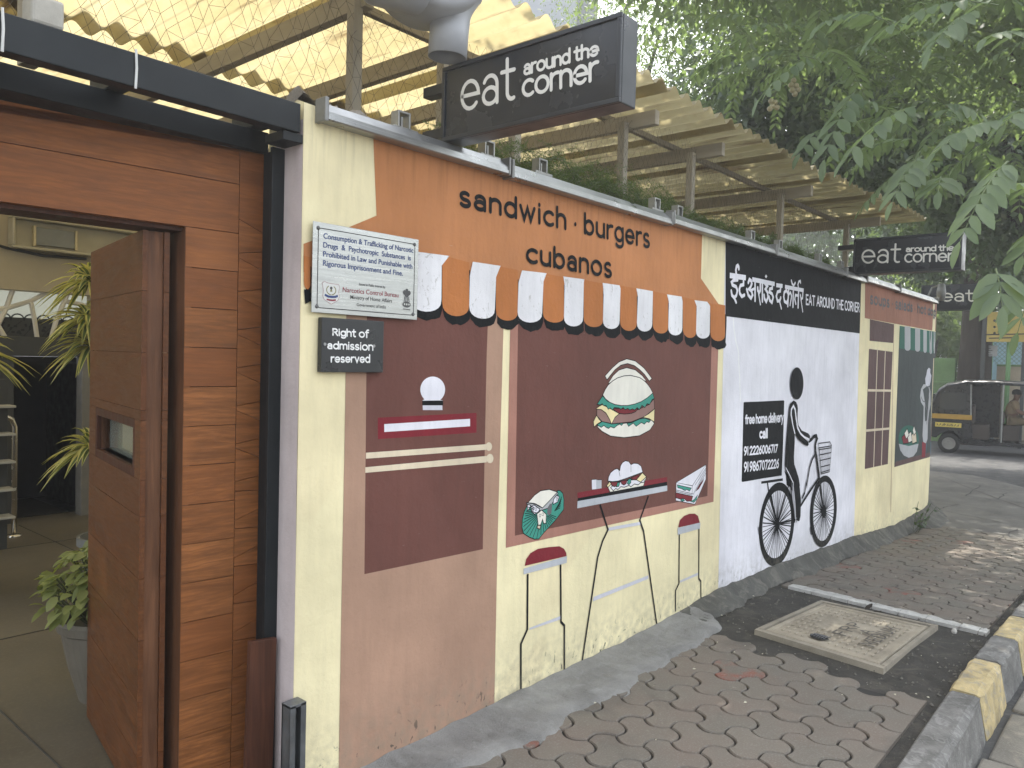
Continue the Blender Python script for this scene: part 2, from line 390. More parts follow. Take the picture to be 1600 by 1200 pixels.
mb = MB()                                                 # slab joints cut in the apron, read as dark cracks
M_crack = simple('joint_dirt', (.035, .033, .03), .95)
for a, b in [((1468, 737), (1600, 790)), ((1509, 770), (1600, 781)), ((1509, 770), (1532, 752)), ((1560, 775), (1572, 764)), ((1532, 752), (1575, 760)), ((1480, 800), (1560, 818)), ((1500, 786), (1470, 795)), ((1590, 830), (1560, 850))]:
    A = atZ(*a, -.27); B = atZ(*b, -.27); A[2] = gz(A[0]); B[2] = gz(B[0]); d = B-A; L = np.linalg.norm(d[:2]); nn = np.array([-d[1], d[0], 0])/L*.016
    m = 9; pts = []
    for i in range(m+1):
        q = A+d*i/m+nn*random.uniform(-1.2, 1.2); pts.append((q, random.uniform(.3, 1)))
    vv = [(*(q+nn*t*s)[:2], gz(q[0])+.002) for q, t in pts for s in (-.7, .7)]
    mb.add(vv, [(2*i, 2*i+2, 2*i+3, 2*i+1) for i in range(m)])
tag(mb.build('pavement_joints', M_crack), kind='structure')
floor = sheet('courtyard_floor', [-4, 0, 1.2, 2, 3, 5, 9.4], [.24, 1.2, 2, 3.4, 5.4], lambda x, y: .004, M_tile)
mb = MB()
for x in (1.05, 2.25): mb.box(x-.003, x+.003, .4, 5.1, .0045, .0075)
for y in (2.3, 4.3): mb.box(-1, 3.4, y-.003, y+.003, .0048, .0078)
tag(mb.build('courtyard_floor_joints', simple('grout', (.05, .047, .04), .9)), kind='structure')
# ---------------------------------------------------------------- interlocking three-lobed pavers
k = NT('paver'); p = k.pos(); isl = k.n('NewGeometry').outputs['Random Per Island']
c = k.mix(isl, (.176, .154, .125), (.146, .132, .109))
c = k.mix(k.math('MULTIPLY', k.ramp(k.noise(p, 3.5, 4), .42, .66), .5), c, (.185, .140, .112))
redm = k.math('MULTIPLY', k.ramp(isl, .965, .975), k.ramp(k.noise(p, 9, 5), .45, .6))
c = k.mix(redm, c, (.22, .09, .065))
c = k.mix(k.math('MULTIPLY', k.ramp(k.noise(p, 130, 2), .52, .72), .5), c, (.25, .24, .22))
c = k.mix(k.math('MULTIPLY', k.ramp(k.noise(p, 2.2, 5, .6, .6), .56, .74), .6), c, (.058, .057, .052))
c = k.mix(k.math('MULTIPLY', k.ramp(k.noise(p, 26, 5, .7), .64, .70), .45), c, (.33, .31, .27))
k.principled(c, k.maprange(k.noise(p, 7, 3), .3, .7, .62, .9), 0, k.bump(k.math('ADD', k.noise(p, 45, 6, .7), k.noise(p, 240, 2)), .4, .003), .3)
M_paver = k.m
M_pwhite = ground_mat('worn_white_paint', (.50, .49, .46), .5, .006, 18, (.16, .15, .14), .75)
LH = .1245
def paver_outline(cx, cy, s=1.0):
    R = LH; ang = [90+60*i for i in range(6)]; out = []
    V = [np.array([math.cos(math.radians(a)), math.sin(math.radians(a))])*R for a in ang]
    for i in range(6):
        A, B = V[i], V[(i+1) % 6]; mid = (A+B)/2; nn = mid/np.linalg.norm(mid); h = .295*R*(-1 if i % 2 == 0 else 1)
        for t in range(7):
            u = t/7; q = A+(B-A)*u+nn*h*math.sin(PI*u)**.9
            out.append(q)
    cen = np.array([cx, cy]); n = len(out); ins = []
    for i in range(n):
        t = out[(i+1) % n]-out[i-1]; t = t/np.linalg.norm(t); nn = np.array([-t[1], t[0]])
        ins.append((out[i], nn))
    return [cen+q+nn*s for q, nn in ins]
def clip(poly, half):      # half-planes a*x+b*y<=c
    for a, b, c in half:
        out = []
        for i in range(len(poly)):
            P, Q = poly[i-1], poly[i]; dp, dq = a*P[0]+b*P[1]-c, a*Q[0]+b*Q[1]-c
            if dp <= 0: out.append(P)
            if (dp < 0 < dq) or (dq < 0 < dp): t = dp/(dp-dq); out.append(P+(Q-P)*t)
        poly = out
        if len(poly) < 3: return []
    return poly
def pavers(name, x0, x1, ok, half, ox, oy, paint_x=None):
    mb = MB(); dx = LH*math.sqrt(3)
    for r in range(-14, 14):
        for q in range(-30, 60):
            cx = ox+dx*(q+.5*(r % 2)); cy = oy+1.5*LH*r
            if not (x0-.2 < cx < x1+.2 and -1.75 < cy < .3) or not ok(cx, cy): continue
            jz, tx, ty = random.uniform(-.0025, .0025), random.uniform(-.012, .012), random.uniform(-.012, .012)
            ring = []
            for ins, dz in ((.0042, -.03), (.0042, -.006), (.0080, 0.0)):
                ring.append((clip(paver_outline(cx, cy, ins), half), dz))
            n = len(ring[0][0])
            if n < 6 or any(len(a) != n for a, _ in ring): 
                if len(ring[1][0]) < 3: continue
                ring = [(ring[1][0], -.03), (ring[1][0], 0.0)]; n = len(ring[1][0])
            pz = lambda q, dz: (q[0], q[1], gz(q[0])+jz+tx*(q[0]-cx)+ty*(q[1]-cy)+dz)
            vs = [pz(q, dz) for pl, dz in ring for q in pl]
            fs = [(l*n+i, l*n+(i+1) % n, (l+1)*n+(i+1) % n, (l+1)*n+i) for l in range(len(ring)-1) for i in range(n)]
            fs.append(tuple((len(ring)-1)*n+i for i in range(n)))
            mi = 1 if paint_x is not None and False else 0
            mb.add(vs, fs, mi)
    o = mb.build(name, [M_paver], recalc=False); return tag(o, kind='structure')
M_joint = simple('joint_soil', (.026, .024, .021), .95)
mb = MB()
for x0_, x1_, ya_, yb_ in ((1.3, 3.86, -1.36, .0), (5.42, 9.4, -1.36, -.14)):
    nn_ = 24
    for i in range(nn_): a_, b_ = x0_+(x1_-x0_)*i/nn_, x0_+(x1_-x0_)*(i+1)/nn_; mb.add([(a_, ya_, gz(a_)-.0125), (b_, ya_, gz(b_)-.0125), (b_, yb_, gz(b_)-.0125), (a_, yb_, gz(a_)-.0125)], [(0, 1, 2, 3)])
tag(mb.build('joint_soil', M_joint), kind='structure')
v0 = np.array([3.282, -.525]); OX, OY = v0[0]+LH*math.sqrt(3)/2, v0[1]-LH/2
farline = lambda x, y: x < 3.98+(-.28-y)*-.02
def near_ok(x, y):
    lim = np.interp(-y, [.0, .45, .62, .8, 1.05, 1.5], [4.05, 4.02, 3.94, 3.93, 3.90, 3.90])
    return x < lim
pavers('paving_blocks', 1.2, 4.2, near_ok, [(0, -1, 1.37), (0, 1, .05)], OX, OY)
fx = lambda y: 5.362+(y+.165)*-(-.103)
hb = (-1, .103, -(5.362+.165*.103))
pavers('paving_blocks', 5.2, 9.5, lambda x, y: True, [hb, (0, -1, 1.37), (0, 1, -.12)], OX+.06, OY+.03)
# white painted leading edge of the far paving (a sheet of paint lying on the blocks, broken at the joints)
mb = MB()
yc_ = -.17
for i in range(9):
    ln_ = random.uniform(.09, .19) if i < 8 else max(.05, 1.385+yc_); y0, y1 = yc_, max(-1.385, yc_-ln_+.004); yc_ -= ln_
    x0a, x1a = fx(y0), fx(y1); wv = [random.uniform(.075, .12) for _ in range(5)]
    pts = [(x0a-.004, y0), (x1a-.004, y1)]+[(fx(y1+(y0-y1)*t/4)+wv[t], y1+(y0-y1)*t/4) for t in range(5)]
    n = len(pts); z1 = .0045+random.uniform(-.001, .0015)
    vs = [(x, y, gz(x)+z1) for x, y in pts]+[(x, y, gz(x)-.05) for x, y in pts]
    mb.add(vs, [tuple(range(n))]+[(i2, n+i2, n+(i2+1) % n, (i2+1) % n) for i2 in range(n)])
tag(mb.build('paving_edge', M_pwhite), kind='structure')
# ---------------------------------------------------------------- kerb stones
def kerb_mat(name, col, amt):
    k = NT(name); p = k.pos(); n = k.noise(p, 9, 6, .65, .5)
    c = k.mix(k.ramp(n, .35, .65), tuple(x*.7 for x in col), tuple(min(1, x*1.15) for x in col))
    c = k.mix(k.math('MULTIPLY', k.ramp(k.noise(p, 20, 6, .7, .8), .52, .62), amt), c, (.27, .265, .25))
    c = k.mix(k.math('MULTIPLY', k.ramp(k.noise(p, 5, 5, .6), .55, .7), .5), c, (.07, .068, .062))
    k.principled(c, .85, 0, k.bump(k.math('ADD', k.noise(p, 14, 7, .7), k.noise(p, 90, 3)), .55, .008), .3); return k.m
M_kgrey = kerb_mat('worn_grey_kerb', (.175, .17, .158), .75); M_kyel = kerb_mat('worn_yellow_kerb', (.50, .40, .21), .6)
def kerb(x0, x1, mat, label, ramp=False, h=.035):
    z = lambda x: gz(x)+h-(max(0, 4.08-x)*.028 if ramp else 0)
    prof = lambda x: [(YK, -.12), (YK, -.012), (YK-.012, 0), (YK-.105, 0), (YK-.122, -.008), (YK-.132, -.022), (YK-.168, -.24), (YK-.06, -.24)]
    mb = MB(); m = 10; n = 8; vs = []
    for i in range(m+1):
        x = x0+(x1-x0)*i/m; e = .008 if i in (0, m) else 0
        for (y, dz) in prof(x): vs.append((x+random.uniform(-.002, .002), y+random.uniform(-.003, .003)+(e if dz < -.02 and y < YK-.1 else 0), z(x)+dz-(e if dz > -.05 else 0)+random.uniform(-.003, .003)))
    fs = [(i*n+j, i*n+(j+1) % n, (i+1)*n+(j+1) % n, (i+1)*n+j) for i in range(m) for j in range(n)]
    fs += [tuple(range(n)), tuple(m*n+j for j in range(n))]
    o = mb.add(vs, fs).build('kerb_stone', mat); return tag(o, label, 'kerb stone', 'kerb stones along the footpath')
kerb(2.2, 4.04, M_kgrey, 'grey worn kerb stone sloping down at the bottom right, nearest of the row', True)
kerb(4.055, 4.575, M_kyel, 'short kerb stone with worn yellow paint between two grey ones, nearest yellow one')
kerb(4.59, 5.13, M_kgrey, 'grey kerb stone beside the manhole cover, just past the nearest yellow one')
kerb(5.145, 5.72, M_kyel, 'kerb stone with yellow top beside the end of the white paving edge')
kerb(5.735, 6.9, M_kgrey, 'grey kerb stone past the white paving edge, cut by the right edge of the photo')
# gutter slabs of the road edge
mb = MB(); mbg = ground_mat('gutter_slab', (.20, .185, .155), .6, .012, 8, (.36, .32, .25), .7)
for i in range(9):
    x0 = 2.0+i*.62; x1 = x0+.595
    for j, (ya, yb) in enumerate(((-1.615, -1.95), (-1.97, -2.4))):
        o = .21*(j % 2); pts = [(x0+o, ya), (x1+o, ya), (x1+o+.02, yb), (x0+o-.01, yb)]
        pts = [(a+random.uniform(-.02, .02), b+random.uniform(-.015, .015)) for a, b in pts]; dz = random.uniform(-.006, .008)
        vs = [(a, b, gz(a)-.150+dz) for a, b in pts]+[(a, b, gz(a)-.25) for a, b in pts]
        mb.add(vs, [(3, 2, 1, 0)]+[(q, (q+1) % 4, 4+(q+1) % 4, 4+q) for q in range(4)])
tag(mb.build('gutter_slabs', mbg, bevel=.01), kind='structure')
# ================================================================== THE MURAL WALL
X0, XS, RC, ZT = 1.482, 9.75, 3.0, 2.30
SA = XS-X0; AL = RC*math.radians(62)
def path(s):
    if s <= SA: return X0+s, 0.0, 0.0, -1.0
    if s <= SA+AL:
        t = (s-SA)/RC; return XS+RC*math.sin(t), RC*(1-math.cos(t)), math.sin(t), -math.cos(t)
    t = AL/RC; x, y, nx, ny = XS+RC*math.sin(t), RC*(1-math.cos(t)), math.sin(t), -math.cos(t)
    return x+(s-SA-AL)*math.cos(t), y+(s-SA-AL)*math.sin(t), nx, ny
def wp(s, z, off=0.0): x, y, nx, ny = path(s); return (x+nx*off, y+ny*off, z)
def S(px, py):             # where the ray of a photo pixel meets the wall face, as (length along wall, height)
    r = ray(px, py); t = CAMD/r[1] if r[1] > 0 else 1e9
    x = r[0]*t
    if x <= XS: return (x-X0, CAMH+r[2]*t)
    a = r[0]**2+r[1]**2; cx, cy = XS, RC; ox, oy = -cx, -CAMD-cy
    b = 2*(r[0]*ox+r[1]*oy); c_ = ox*ox+oy*oy-RC*RC; D = b*b-4*a*c_
    t = (-b-math.sqrt(max(D, 0)))/(2*a); P = CAM+r*t
    return (SA+RC*math.atan2(P[0]-cx, cy-P[1]), P[2])
def SP(pts): return [S(*p) for p in pts]
ground_s = lambda s: gz(path(s)[0])
K_cream = srgb(240, 227, 184); K_white = (.80, .79, .84); K_orange = srgb(190, 127, 80); K_stripe = srgb(186, 116, 62)
K_black = (.0065, .0080, .0098); K_brown = srgb(106, 66, 57); K_tan = srgb(172, 138, 116); K_pink = srgb(170, 122, 106)
PC = {n: wall_paint(c) for n, c in dict(cream=K_cream, orange=K_orange, stripe=K_stripe, black=K_black, brown=K_brown, tan=K_tan, pink=K_pink,
      grey=(.50, .52, .55), red=srgb(126, 30, 42), off=(.83, .80, .70), green=srgb(62, 150, 132), patty=srgb(150, 116, 108), cheese=srgb(240, 224, 170),
      teal=srgb(58, 66, 66), tealb=srgb(36, 100, 84), dun=srgb(92, 68, 66), midgrey=(.13, .13, .135), pale=(.44, .45, .46), blue=srgb(80, 125, 150),
      lilac=srgb(205, 205, 214), tomato=srgb(120, 34, 42), sand=srgb(220, 205, 178), end=srgb(205, 192, 190), fadedorange=srgb(160, 108, 86)).items()}
PC['white'] = wall_paint(K_white); PC['flaked'] = wall_paint((.80, .79, .80), 0, .6)
wall = thing('boundary_wall', 'long painted boundary wall with cafe mural rounding the street corner', 'wall', (X0, 0, 0))
WT = .20
mb = MB(); ss = list(np.linspace(0, SA, 24))+list(np.linspace(SA, SA+AL, 16))[1:]+[SA+AL+6]
zs = [-.55, 0, .3, 1.2, 2.2, ZT]
vs = []
rt = [random.uniform(-.012, .016) for _ in ss]
for i, s in enumerate(ss):
    for z in zs: vs.append(wp(s, z if z < ZT else ZT+rt[i]*.4))
    vs.append(wp(s, ZT+.012+rt[i], -.05)); vs.append(wp(s, ZT+.01+rt[i]*.6, -WT)); vs.append(wp(s, -.5, -WT))
n = len(zs)+3
fs = [(i*n+j, (i+1)*n+j, (i+1)*n+(j+1) % n, i*n+(j+1) % n) for i in range(len(ss)-1) for j in range(n)]+[tuple(range(n))]
mb.add(vs, fs); body = mb.build('plaster_body', PC['cream'], wall)
mb = MB()                                                 # bare lilac end face with ragged arris
mb.add([(X0-.004, y, z) for z in (-.02, .6, 1.2, 1.8, 2.25) for y in (-.004+random.uniform(-.003, .003), .15)], [(2*i, 2*i+1, 2*i+3, 2*i+2) for i in range(4)])
mb.build('end_face', PC['end'], wall)
mb = MB(); nx_, ny_ = 44, 7; vs = []                      # lumpy broken concrete along the top of the wall end
for i in range(nx_):
    for j in range(ny_):
        u, v = i/(nx_-1), j/(ny_-1); hgt = .062*(1-u)**.6*(.65+.5*math.sin(9*u+1)*math.cos(23*u))+.02*random.uniform(0, 1)
        vs.append((X0-.002+.62*u, .004+.11*v+random.uniform(-.006, .006), ZT-.01+max(0, hgt)*(math.sin(PI*min(1, max(0, .12+.88*v)))**.5 if 0 < j < ny_-1 else (.55 if j == 0 else 0))*(1 if i < nx_-1 else 0)))
mb.add(vs, [(i*ny_+j, (i+1)*ny_+j, (i+1)*ny_+j+1, i*ny_+j+1) for i in range(nx_-1) for j in range(ny_-1)]+[tuple(range(ny_))])
mb.build('broken_coping', ground_mat('rough_concrete', (.30, .27, .23), .8, .02, 20), wall)
def paint(layer): return Paint(wp, layer*.001)
# --- white delivery panel, black heading
p = paint(1)
p.poly(PC['white'], SP([(1133.5, 372), (1345, 432), (1334, 842), (1122, 922)])+[])
q = SP([(1334, 842), (1122, 922)])
p.poly(PC['white'], [(q[1][0], q[1][1]+.001), (q[0][0], q[0][1]+.001), (q[0][0], -.2), (q[1][0], -.1)])
p.stroke(wall_paint((.90, .90, .89)), SP(Z(1120, 370, 4.444, [(112, 555), (118, 640), (130, 720), (150, 800), (152, 845)])+Z(1120, 560, 3.333, [(112, 0), (118, 90), (122, 220)])), .016)
p.build('painted_panel', wall)
p = paint(2); p.poly(PC['black'], SP([(1133.5, 370), (1345.5, 431), (1343, 521), (1133, 494)])); p.build('painted_heading', wall)
# --- awning
p = paint(1)
p.poly(PC['orange'], SP([(583, 215), (1097, 366), (1095, 435), (1122.5, 475), (1131.5, 477), (1131, 505), (1100, 500), (1000, 490), (800, 470), (648, 440), (474, 425), (474, 381), (545, 355), (588, 337)]))
p.build('painted_awning', wall)
W_ = [[(648, 393), (701, 400), (689, 415), (688.5, 471), (671, 487), (640, 470), (640, 408)]]
def U(TL, TR, R0, R1, bot, L1, L0):
    (rx, ry), (lx, ly), (bx, by) = R1, L1, bot; pts = [TL, TR, R0]
    for i in range(11):
        a = PI*i/10; cx = (rx+lx)/2; base = ry+(ly-ry)*i/10
        pts.append((cx+(rx-lx)/2*math.cos(a), base+(by-(ry+ly)/2)*math.sin(a)**.8))
    return pts+[L0]
whites = [U((640, 392), (701, 400), (689, 415), (688.5, 469), (664, 487), (640, 465), (640, 408)),
 U((737.5, 409), (781, 415.5), (774, 433), (772, 483), (751.5, 498), (732, 478), (733, 431)),
 U((814.5, 422.5), (853, 427), (848, 440), (846, 489), (827, 504), (807.5, 487), (809, 442)),
 U((879, 432), (912, 436.5), (911, 442), (910, 496), (895, 510), (880, 495), (881, 443.5)),
 U((940.5, 442), (967, 446), (968.5, 451), (967, 501), (954, 514), (941, 500), (942, 461)),
 U((993, 450.5), (1019, 455), (1019, 461), (1018, 505), (1006, 518), (994, 504), (995.5, 463)),
 U((1041, 460), (1064, 463.5), (1065.5, 471.5), (1065, 512), (1053, 524), (1043, 511), (1044, 471.5)),
 U((1084, 469), (1104, 471.5), (1108.5, 478), (1108, 518), (1097, 529), (1086.5, 517), (1087.5, 478.5))]
def orU(x0, x1, t0, t1, y0, y1, bot): return U((x0, t0), (x1, t1), (x1, t1+20), (x1, y1), ((x0+x1)/2, bot), (x0, y0), (x0, t0+20))
oranges = [orU(474, 484, 400, 402, 440, 442, 452), orU(600, 641, 400, 400, 455, 462, 478), orU(690, 732, 399, 410, 472, 477, 494), orU(774, 808, 415, 422, 484, 487, 501), orU(847.5, 880, 427, 433, 489, 494, 504),
 orU(911, 941, 437, 443, 496, 500, 511), orU(968, 994, 446, 451, 501, 504, 517), orU(1019, 1043, 455, 460, 506, 510, 521), orU(1066, 1087, 464, 469, 512, 516, 528), orU(1109, 1132, 474, 477, 519, 522, 533)]
p = paint(2.2)
for u in whites+oranges: p.poly(PC['black'], SP([(x+random.uniform(1, 3), y+13+random.uniform(-1, 2)) for x, y in u]))
p.poly(PC['black'], SP([(474, 452), (484, 455), (490, 468), (476, 475)]))
p.build('painted_shadow', wall)
p = paint(3.6)
for u in oranges: p.poly(PC['stripe'], SP(u))
for u in whites: p.poly(PC['flaked'], SP(u))
p.build('painted_valance', wall)
p = paint(3)
A_ = lambda pts: Z(580, 230, 2.857, pts)
p.text(PC['black'], 'sandwich * burgers', SP(A_([(390, 189), (1241, 384), (1241, 455), (390, 267)])), .017, gap=.36, space=.40)
p.text(PC['black'], 'cubanos', SP(A_([(688, 445), (1071, 514), (1071, 588), (688, 518)])), .017, gap=.36)
p.build('painted_lettering', wall)
# --- door
B_ = lambda pts: Z(480, 560, 3.0, pts)
p = paint(1.2)
p.poly(PC['tan'], SP([(541, 470), (787.5, 470), (785, 560), (777, 850), (772, 1108), (529, 1200), (533, 957), (539, 640)])+[])
q = SP([(772, 1108), (529, 1200)]); p.poly(PC['tan'], [q[1], q[0], (q[0][0], -.1), (q[1][0], -.1)])
p.poly(PC['brown'], SP([(573, 470), (763, 470), (760, 560), (754, 858), (569, 897), (571.5, 650)]))
p.poly(PC['lilac'], SP(B_([(540, 219), (632, 219), (633, 242), (541, 242)])))
p.poly(PC['black'], SP(B_([(538, 196), (636, 196), (636, 220), (538, 220)])))
dome = [(587+58*math.cos(math.radians(a)), 146-61*math.sin(math.radians(a))) for a in range(-52, 233, 8)]
p.poly(PC['white'], SP(B_(dome+[(538, 198), (637, 197)][:2])))
p.poly(PC['red'], SP(B_([(330, 278), (792, 255), (792, 348), (330, 378)])))
p.poly(PC['white'], SP(B_([(360, 308), (762, 283), (762, 318), (360, 345)])))
for a, b, c_, d, kx, ky, kr in (((274, 442), (838, 402), (838, 428), (274, 470), 850, 413, 20), ((271, 510), (840, 457), (840, 487), (271, 536), 855, 469, 22)):
    p.poly(PC['sand'], SP(B_([a, b, c_, d]))); p.poly(PC['sand'], SP(B_([(kx+kr*.75*math.cos(t), ky+kr*math.sin(t)) for t in np.linspace(0, 2*PI, 20)[:-1]])))
p.build('painted_door', wall)
# --- window
Cz = lambda pts: Z(780, 540, 3.75, pts)
p = paint(1.2)
p.poly(PC['pink'], SP([(797.5, 480), (1122, 510), (1122, 545), (1114.5, 784), (790, 856)]))
p.poly(PC['brown'], SP([(809.5, 480), (1111.5, 515), (1111.5, 543), (1105, 775), (804, 837)]))
p.build('painted_window', wall)
def food(name, layer, conv, fills, lw=.0042, extra=()):
    p = paint(layer)
    for m, pts, outl in fills:
        p.poly(PC[m], SP(conv(pts)))
        if outl: p.stroke(PC['black'], SP(conv(pts)), lw, True)
    for m, pts, wd in extra: p.stroke(PC[m], SP(conv(pts)), wd)
    return p.build(name, wall)
D_ = lambda pts: Z(900, 540, 7.5, pts)
wig = lambda pts: pts
food('painted_burger', 2.4, D_, [
 ('off', [(335, 355), (420, 260), (500, 190), (590, 155), (690, 180), (790, 260), (845, 330), (885, 385), (855, 415), (800, 340), (740, 280), (680, 235), (600, 210), (520, 230), (450, 285), (358, 400)], 1),
 ('off', [(372, 445), (430, 350), (500, 285), (590, 258), (690, 285), (770, 350), (820, 415), (740, 400), (630, 370), (470, 400)], 1),
 ('patty', [(240, 745), (300, 745), (410, 790), (560, 800), (720, 750), (850, 690), (908, 625), (914, 740), (800, 830), (640, 895), (420, 915), (300, 890), (238, 820)], 1),
 ('off', [(240, 945), (300, 930), (420, 930), (600, 905), (760, 890), (880, 870), (912, 910), (860, 990), (740, 1055), (560, 1078), (400, 1060), (300, 1005)], 1),
 ('green', [(240, 930), (300, 890), (420, 918), (550, 908), (530, 935), (505, 920), (480, 932), (440, 965), (400, 950), (375, 970), (345, 955), (320, 935), (290, 958)], 1),
 ('green', [(590, 910), (640, 905), (740, 860), (800, 850), (870, 875), (850, 900), (825, 890), (795, 920), (760, 900), (700, 945), (665, 908), (610, 945)], 1),
 ('cheese', [(235, 815), (262, 860), (290, 890), (240, 920), (205, 955), (198, 890)], 1),
 ('cheese', [(915, 740), (910, 895), (850, 855), (780, 840), (850, 795)], 1),
 ('tomato', [(425, 740), (500, 735), (720, 740), (690, 775), (640, 795), (560, 802), (490, 792)], 1),
 ('cheese', [(225, 742), (265, 710), (300, 690), (400, 740), (500, 798), (450, 840), (410, 920), (385, 860), (345, 790), (290, 750)], 1),
 ('green', [(305, 590), (360, 650), (450, 692), (600, 703), (760, 655), (893, 558), (910, 620), (885, 630), (855, 690), (825, 680), (800, 725), (765, 700), (735, 750), (710, 725), (680, 755), (655, 740), (625, 755), (600, 735), (570, 750), (545, 725), (520, 745), (495, 730), (440, 725), (420, 755), (395, 730), (370, 745), (345, 700), (320, 705), (300, 680), (275, 695), (238, 688)], 1),
 ('off', [(306, 578), (335, 515), (370, 460), (420, 415), (480, 378), (555, 355), (630, 348), (740, 375), (790, 410), (830, 450), (865, 500), (893, 555), (830, 610), (760, 655), (680, 685), (600, 702), (520, 702), (450, 690), (390, 665), (340, 625)], 1)])
E_ = lambda pts: Z(800, 700, 7.5, pts)
WRAP = [(130, 1000), (112, 930), (117, 830), (140, 740), (170, 680), (300, 640), (540, 495), (560, 500), (590, 530), (603, 600), (600, 720), (500, 850), (370, 990), (310, 1065), (260, 1068), (200, 1045)]
def inside(q, P):
    r_ = False
    for i in range(len(P)):
        (x1, y1), (x2, y2) = P[i-1], P[i]
        if (y1 > q[1]) != (y2 > q[1]) and q[0] < (x2-x1)*(q[1]-y1)/(y2-y1)+x1: r_ = not r_
    return r_
rad = []
for a in np.linspace(.35, 3.6, 24):
    c0 = (345, 745); t0_, t1_ = 70, 70
    while inside((c0[0]+(t1_+14)*math.cos(a), c0[1]+(t1_+14)*math.sin(a)), WRAP) and t1_ < 320: t1_ += 8
    if t1_-t0_ > 30: rad.append(('black', [(c0[0]+t*math.cos(a), c0[1]+t*math.sin(a)) for t in (t0_+random.uniform(0, 40), t1_-random.uniform(0, 20))], .0035))
rad += [('black', [(490+9*i, 735-14*i), (555+4*i, 700-26*i)], .0035) for i in range(6)]
food('painted_wrap', 2.4, E_, [
 ('green', [(130, 1000), (112, 930), (117, 830), (140, 740), (170, 680), (300, 640), (540, 495), (560, 500), (590, 530), (603, 600), (600, 720), (500, 850), (370, 990), (310, 1065), (260, 1068), (200, 1045)], 1)], extra=rad)
food('painted_wrap', 2.9, E_, [
 ('pale', [(165, 640), (260, 655), (345, 700), (525, 515), (535, 535), (470, 640), (430, 700), (345, 728), (300, 740), (265, 700), (170, 660)], 1),
 ('midgrey', [(440, 650), (465, 660), (455, 760), (430, 790), (405, 770), (410, 700)], 0),
 ('off', [(180, 640), (260, 550), (330, 500), (430, 484), (525, 515), (440, 610), (350, 702), (310, 675), (260, 650)], 1),
 ('white', [(215, 690), (250, 665), (320, 715), (300, 750), (255, 775), (225, 745)], 1), ('white', [(175, 660), (215, 670), (175, 740)], 1),
 ('white', [(480, 600), (520, 545), (545, 570), (530, 630), (475, 660)], 1),
 ('off', [(285, 770), (340, 725), (395, 775), (390, 880), (365, 885), (350, 835), (328, 900), (300, 905)], 1), ('sand', [(290, 905), (328, 905), (322, 950), (290, 940)], 1)],
 extra=[('black', ell(245, 705, 10, 16)+[(255, 705)], .002), ('black', ell(272, 715, 10, 16)+[(282, 715)], .002), ('black', ell(320, 790, 11, 17)+[(331, 790)], .002), ('black', ell(353, 775, 11, 17)+[(364, 775)], .002), ('black', ell(518, 570, 9, 14)+[(527, 570)], .002), ('black', ell(522, 605, 9, 14)+[(531, 605)], .002)])
F_ = lambda pts: Z(890, 700, 6.957, pts)
V_ = lambda pts: Z(760, 720, 3.0, pts)
p = paint(2.4)
for m, pts in (('red', [(80, 485), (1055, 315), (1055, 366), (85, 546)]), ('black', [(85, 545), (1055, 366), (1056, 408), (84, 578)]), ('grey', [(82, 577), (1057, 407), (1057, 465), (78, 655)]),
               ('white', [(237, 342), (285, 338), (285, 446), (239, 450)]), ('grey', [(285, 346), (342, 343), (342, 437), (285, 445)])): p.poly(PC[m], SP(F_(pts)))
p.stroke(PC['black'], SP(F_([(235, 343), (285, 339)])), .003); p.stroke(PC['black'], SP(F_([(300, 346), (345, 344)])), .003)
p.poly(PC['lilac'], SP(V_([(572, 312), (718, 286), (720, 300), (566, 328)])))
p.poly(PC['lilac'], SP(V_([(500, 638), (757, 536), (757, 552), (498, 658)])))
p.stroke(PC['black'], SP(V_([(530, 205), (568, 322), (543, 375), (520, 450), (440, 985)])), .0125, cap=False)
p.stroke(PC['black'], SP(V_([(757, 165), (717, 278), (735, 330), (797, 768)])), .0125, cap=False)
p.build('painted_table', wall)
food('painted_sandwich', 2.9, F_, [
 ('cheese', [(395, 412), (430, 365), (455, 400), (455, 430), (420, 432)], 1),
 ('off', [(412, 428), (435, 480), (795, 413), (828, 315), (780, 330), (600, 350), (450, 385)], 1),
 ('white', [(440, 430), (470, 465), (495, 440), (520, 450), (550, 420), (590, 425), (640, 405), (660, 420), (700, 390), (740, 400), (770, 375), (810, 370), (800, 330), (640, 350), (500, 380)], 1),
 ('tomato', [(440, 370), (530, 365), (510, 410), (480, 420), (450, 405)], 1), ('tomato', [(550, 360), (620, 345), (610, 385), (585, 402), (560, 390)], 1), ('tomato', [(665, 320), (760, 285), (720, 345), (680, 345)], 1),
 ('green', [(500, 420), (515, 375), (540, 370), (530, 415)], 1), ('green', [(620, 385), (630, 340), (660, 330), (660, 375), (640, 398)], 1),
 ('cheese', [(720, 345), (785, 268), (828, 312), (765, 370)], 1),
 ('white', [(410, 358), (418, 310), (440, 265), (480, 232), (510, 222), (538, 245), (548, 190), (570, 155), (600, 138), (635, 145), (660, 180), (690, 165), (735, 168), (770, 195), (788, 262), (700, 295), (600, 332), (520, 358), (460, 365)], 1)],
 extra=[('black', [(525, 225), (530, 260), (540, 305)], .003), ('black', [(660, 180), (660, 260)], .003)])
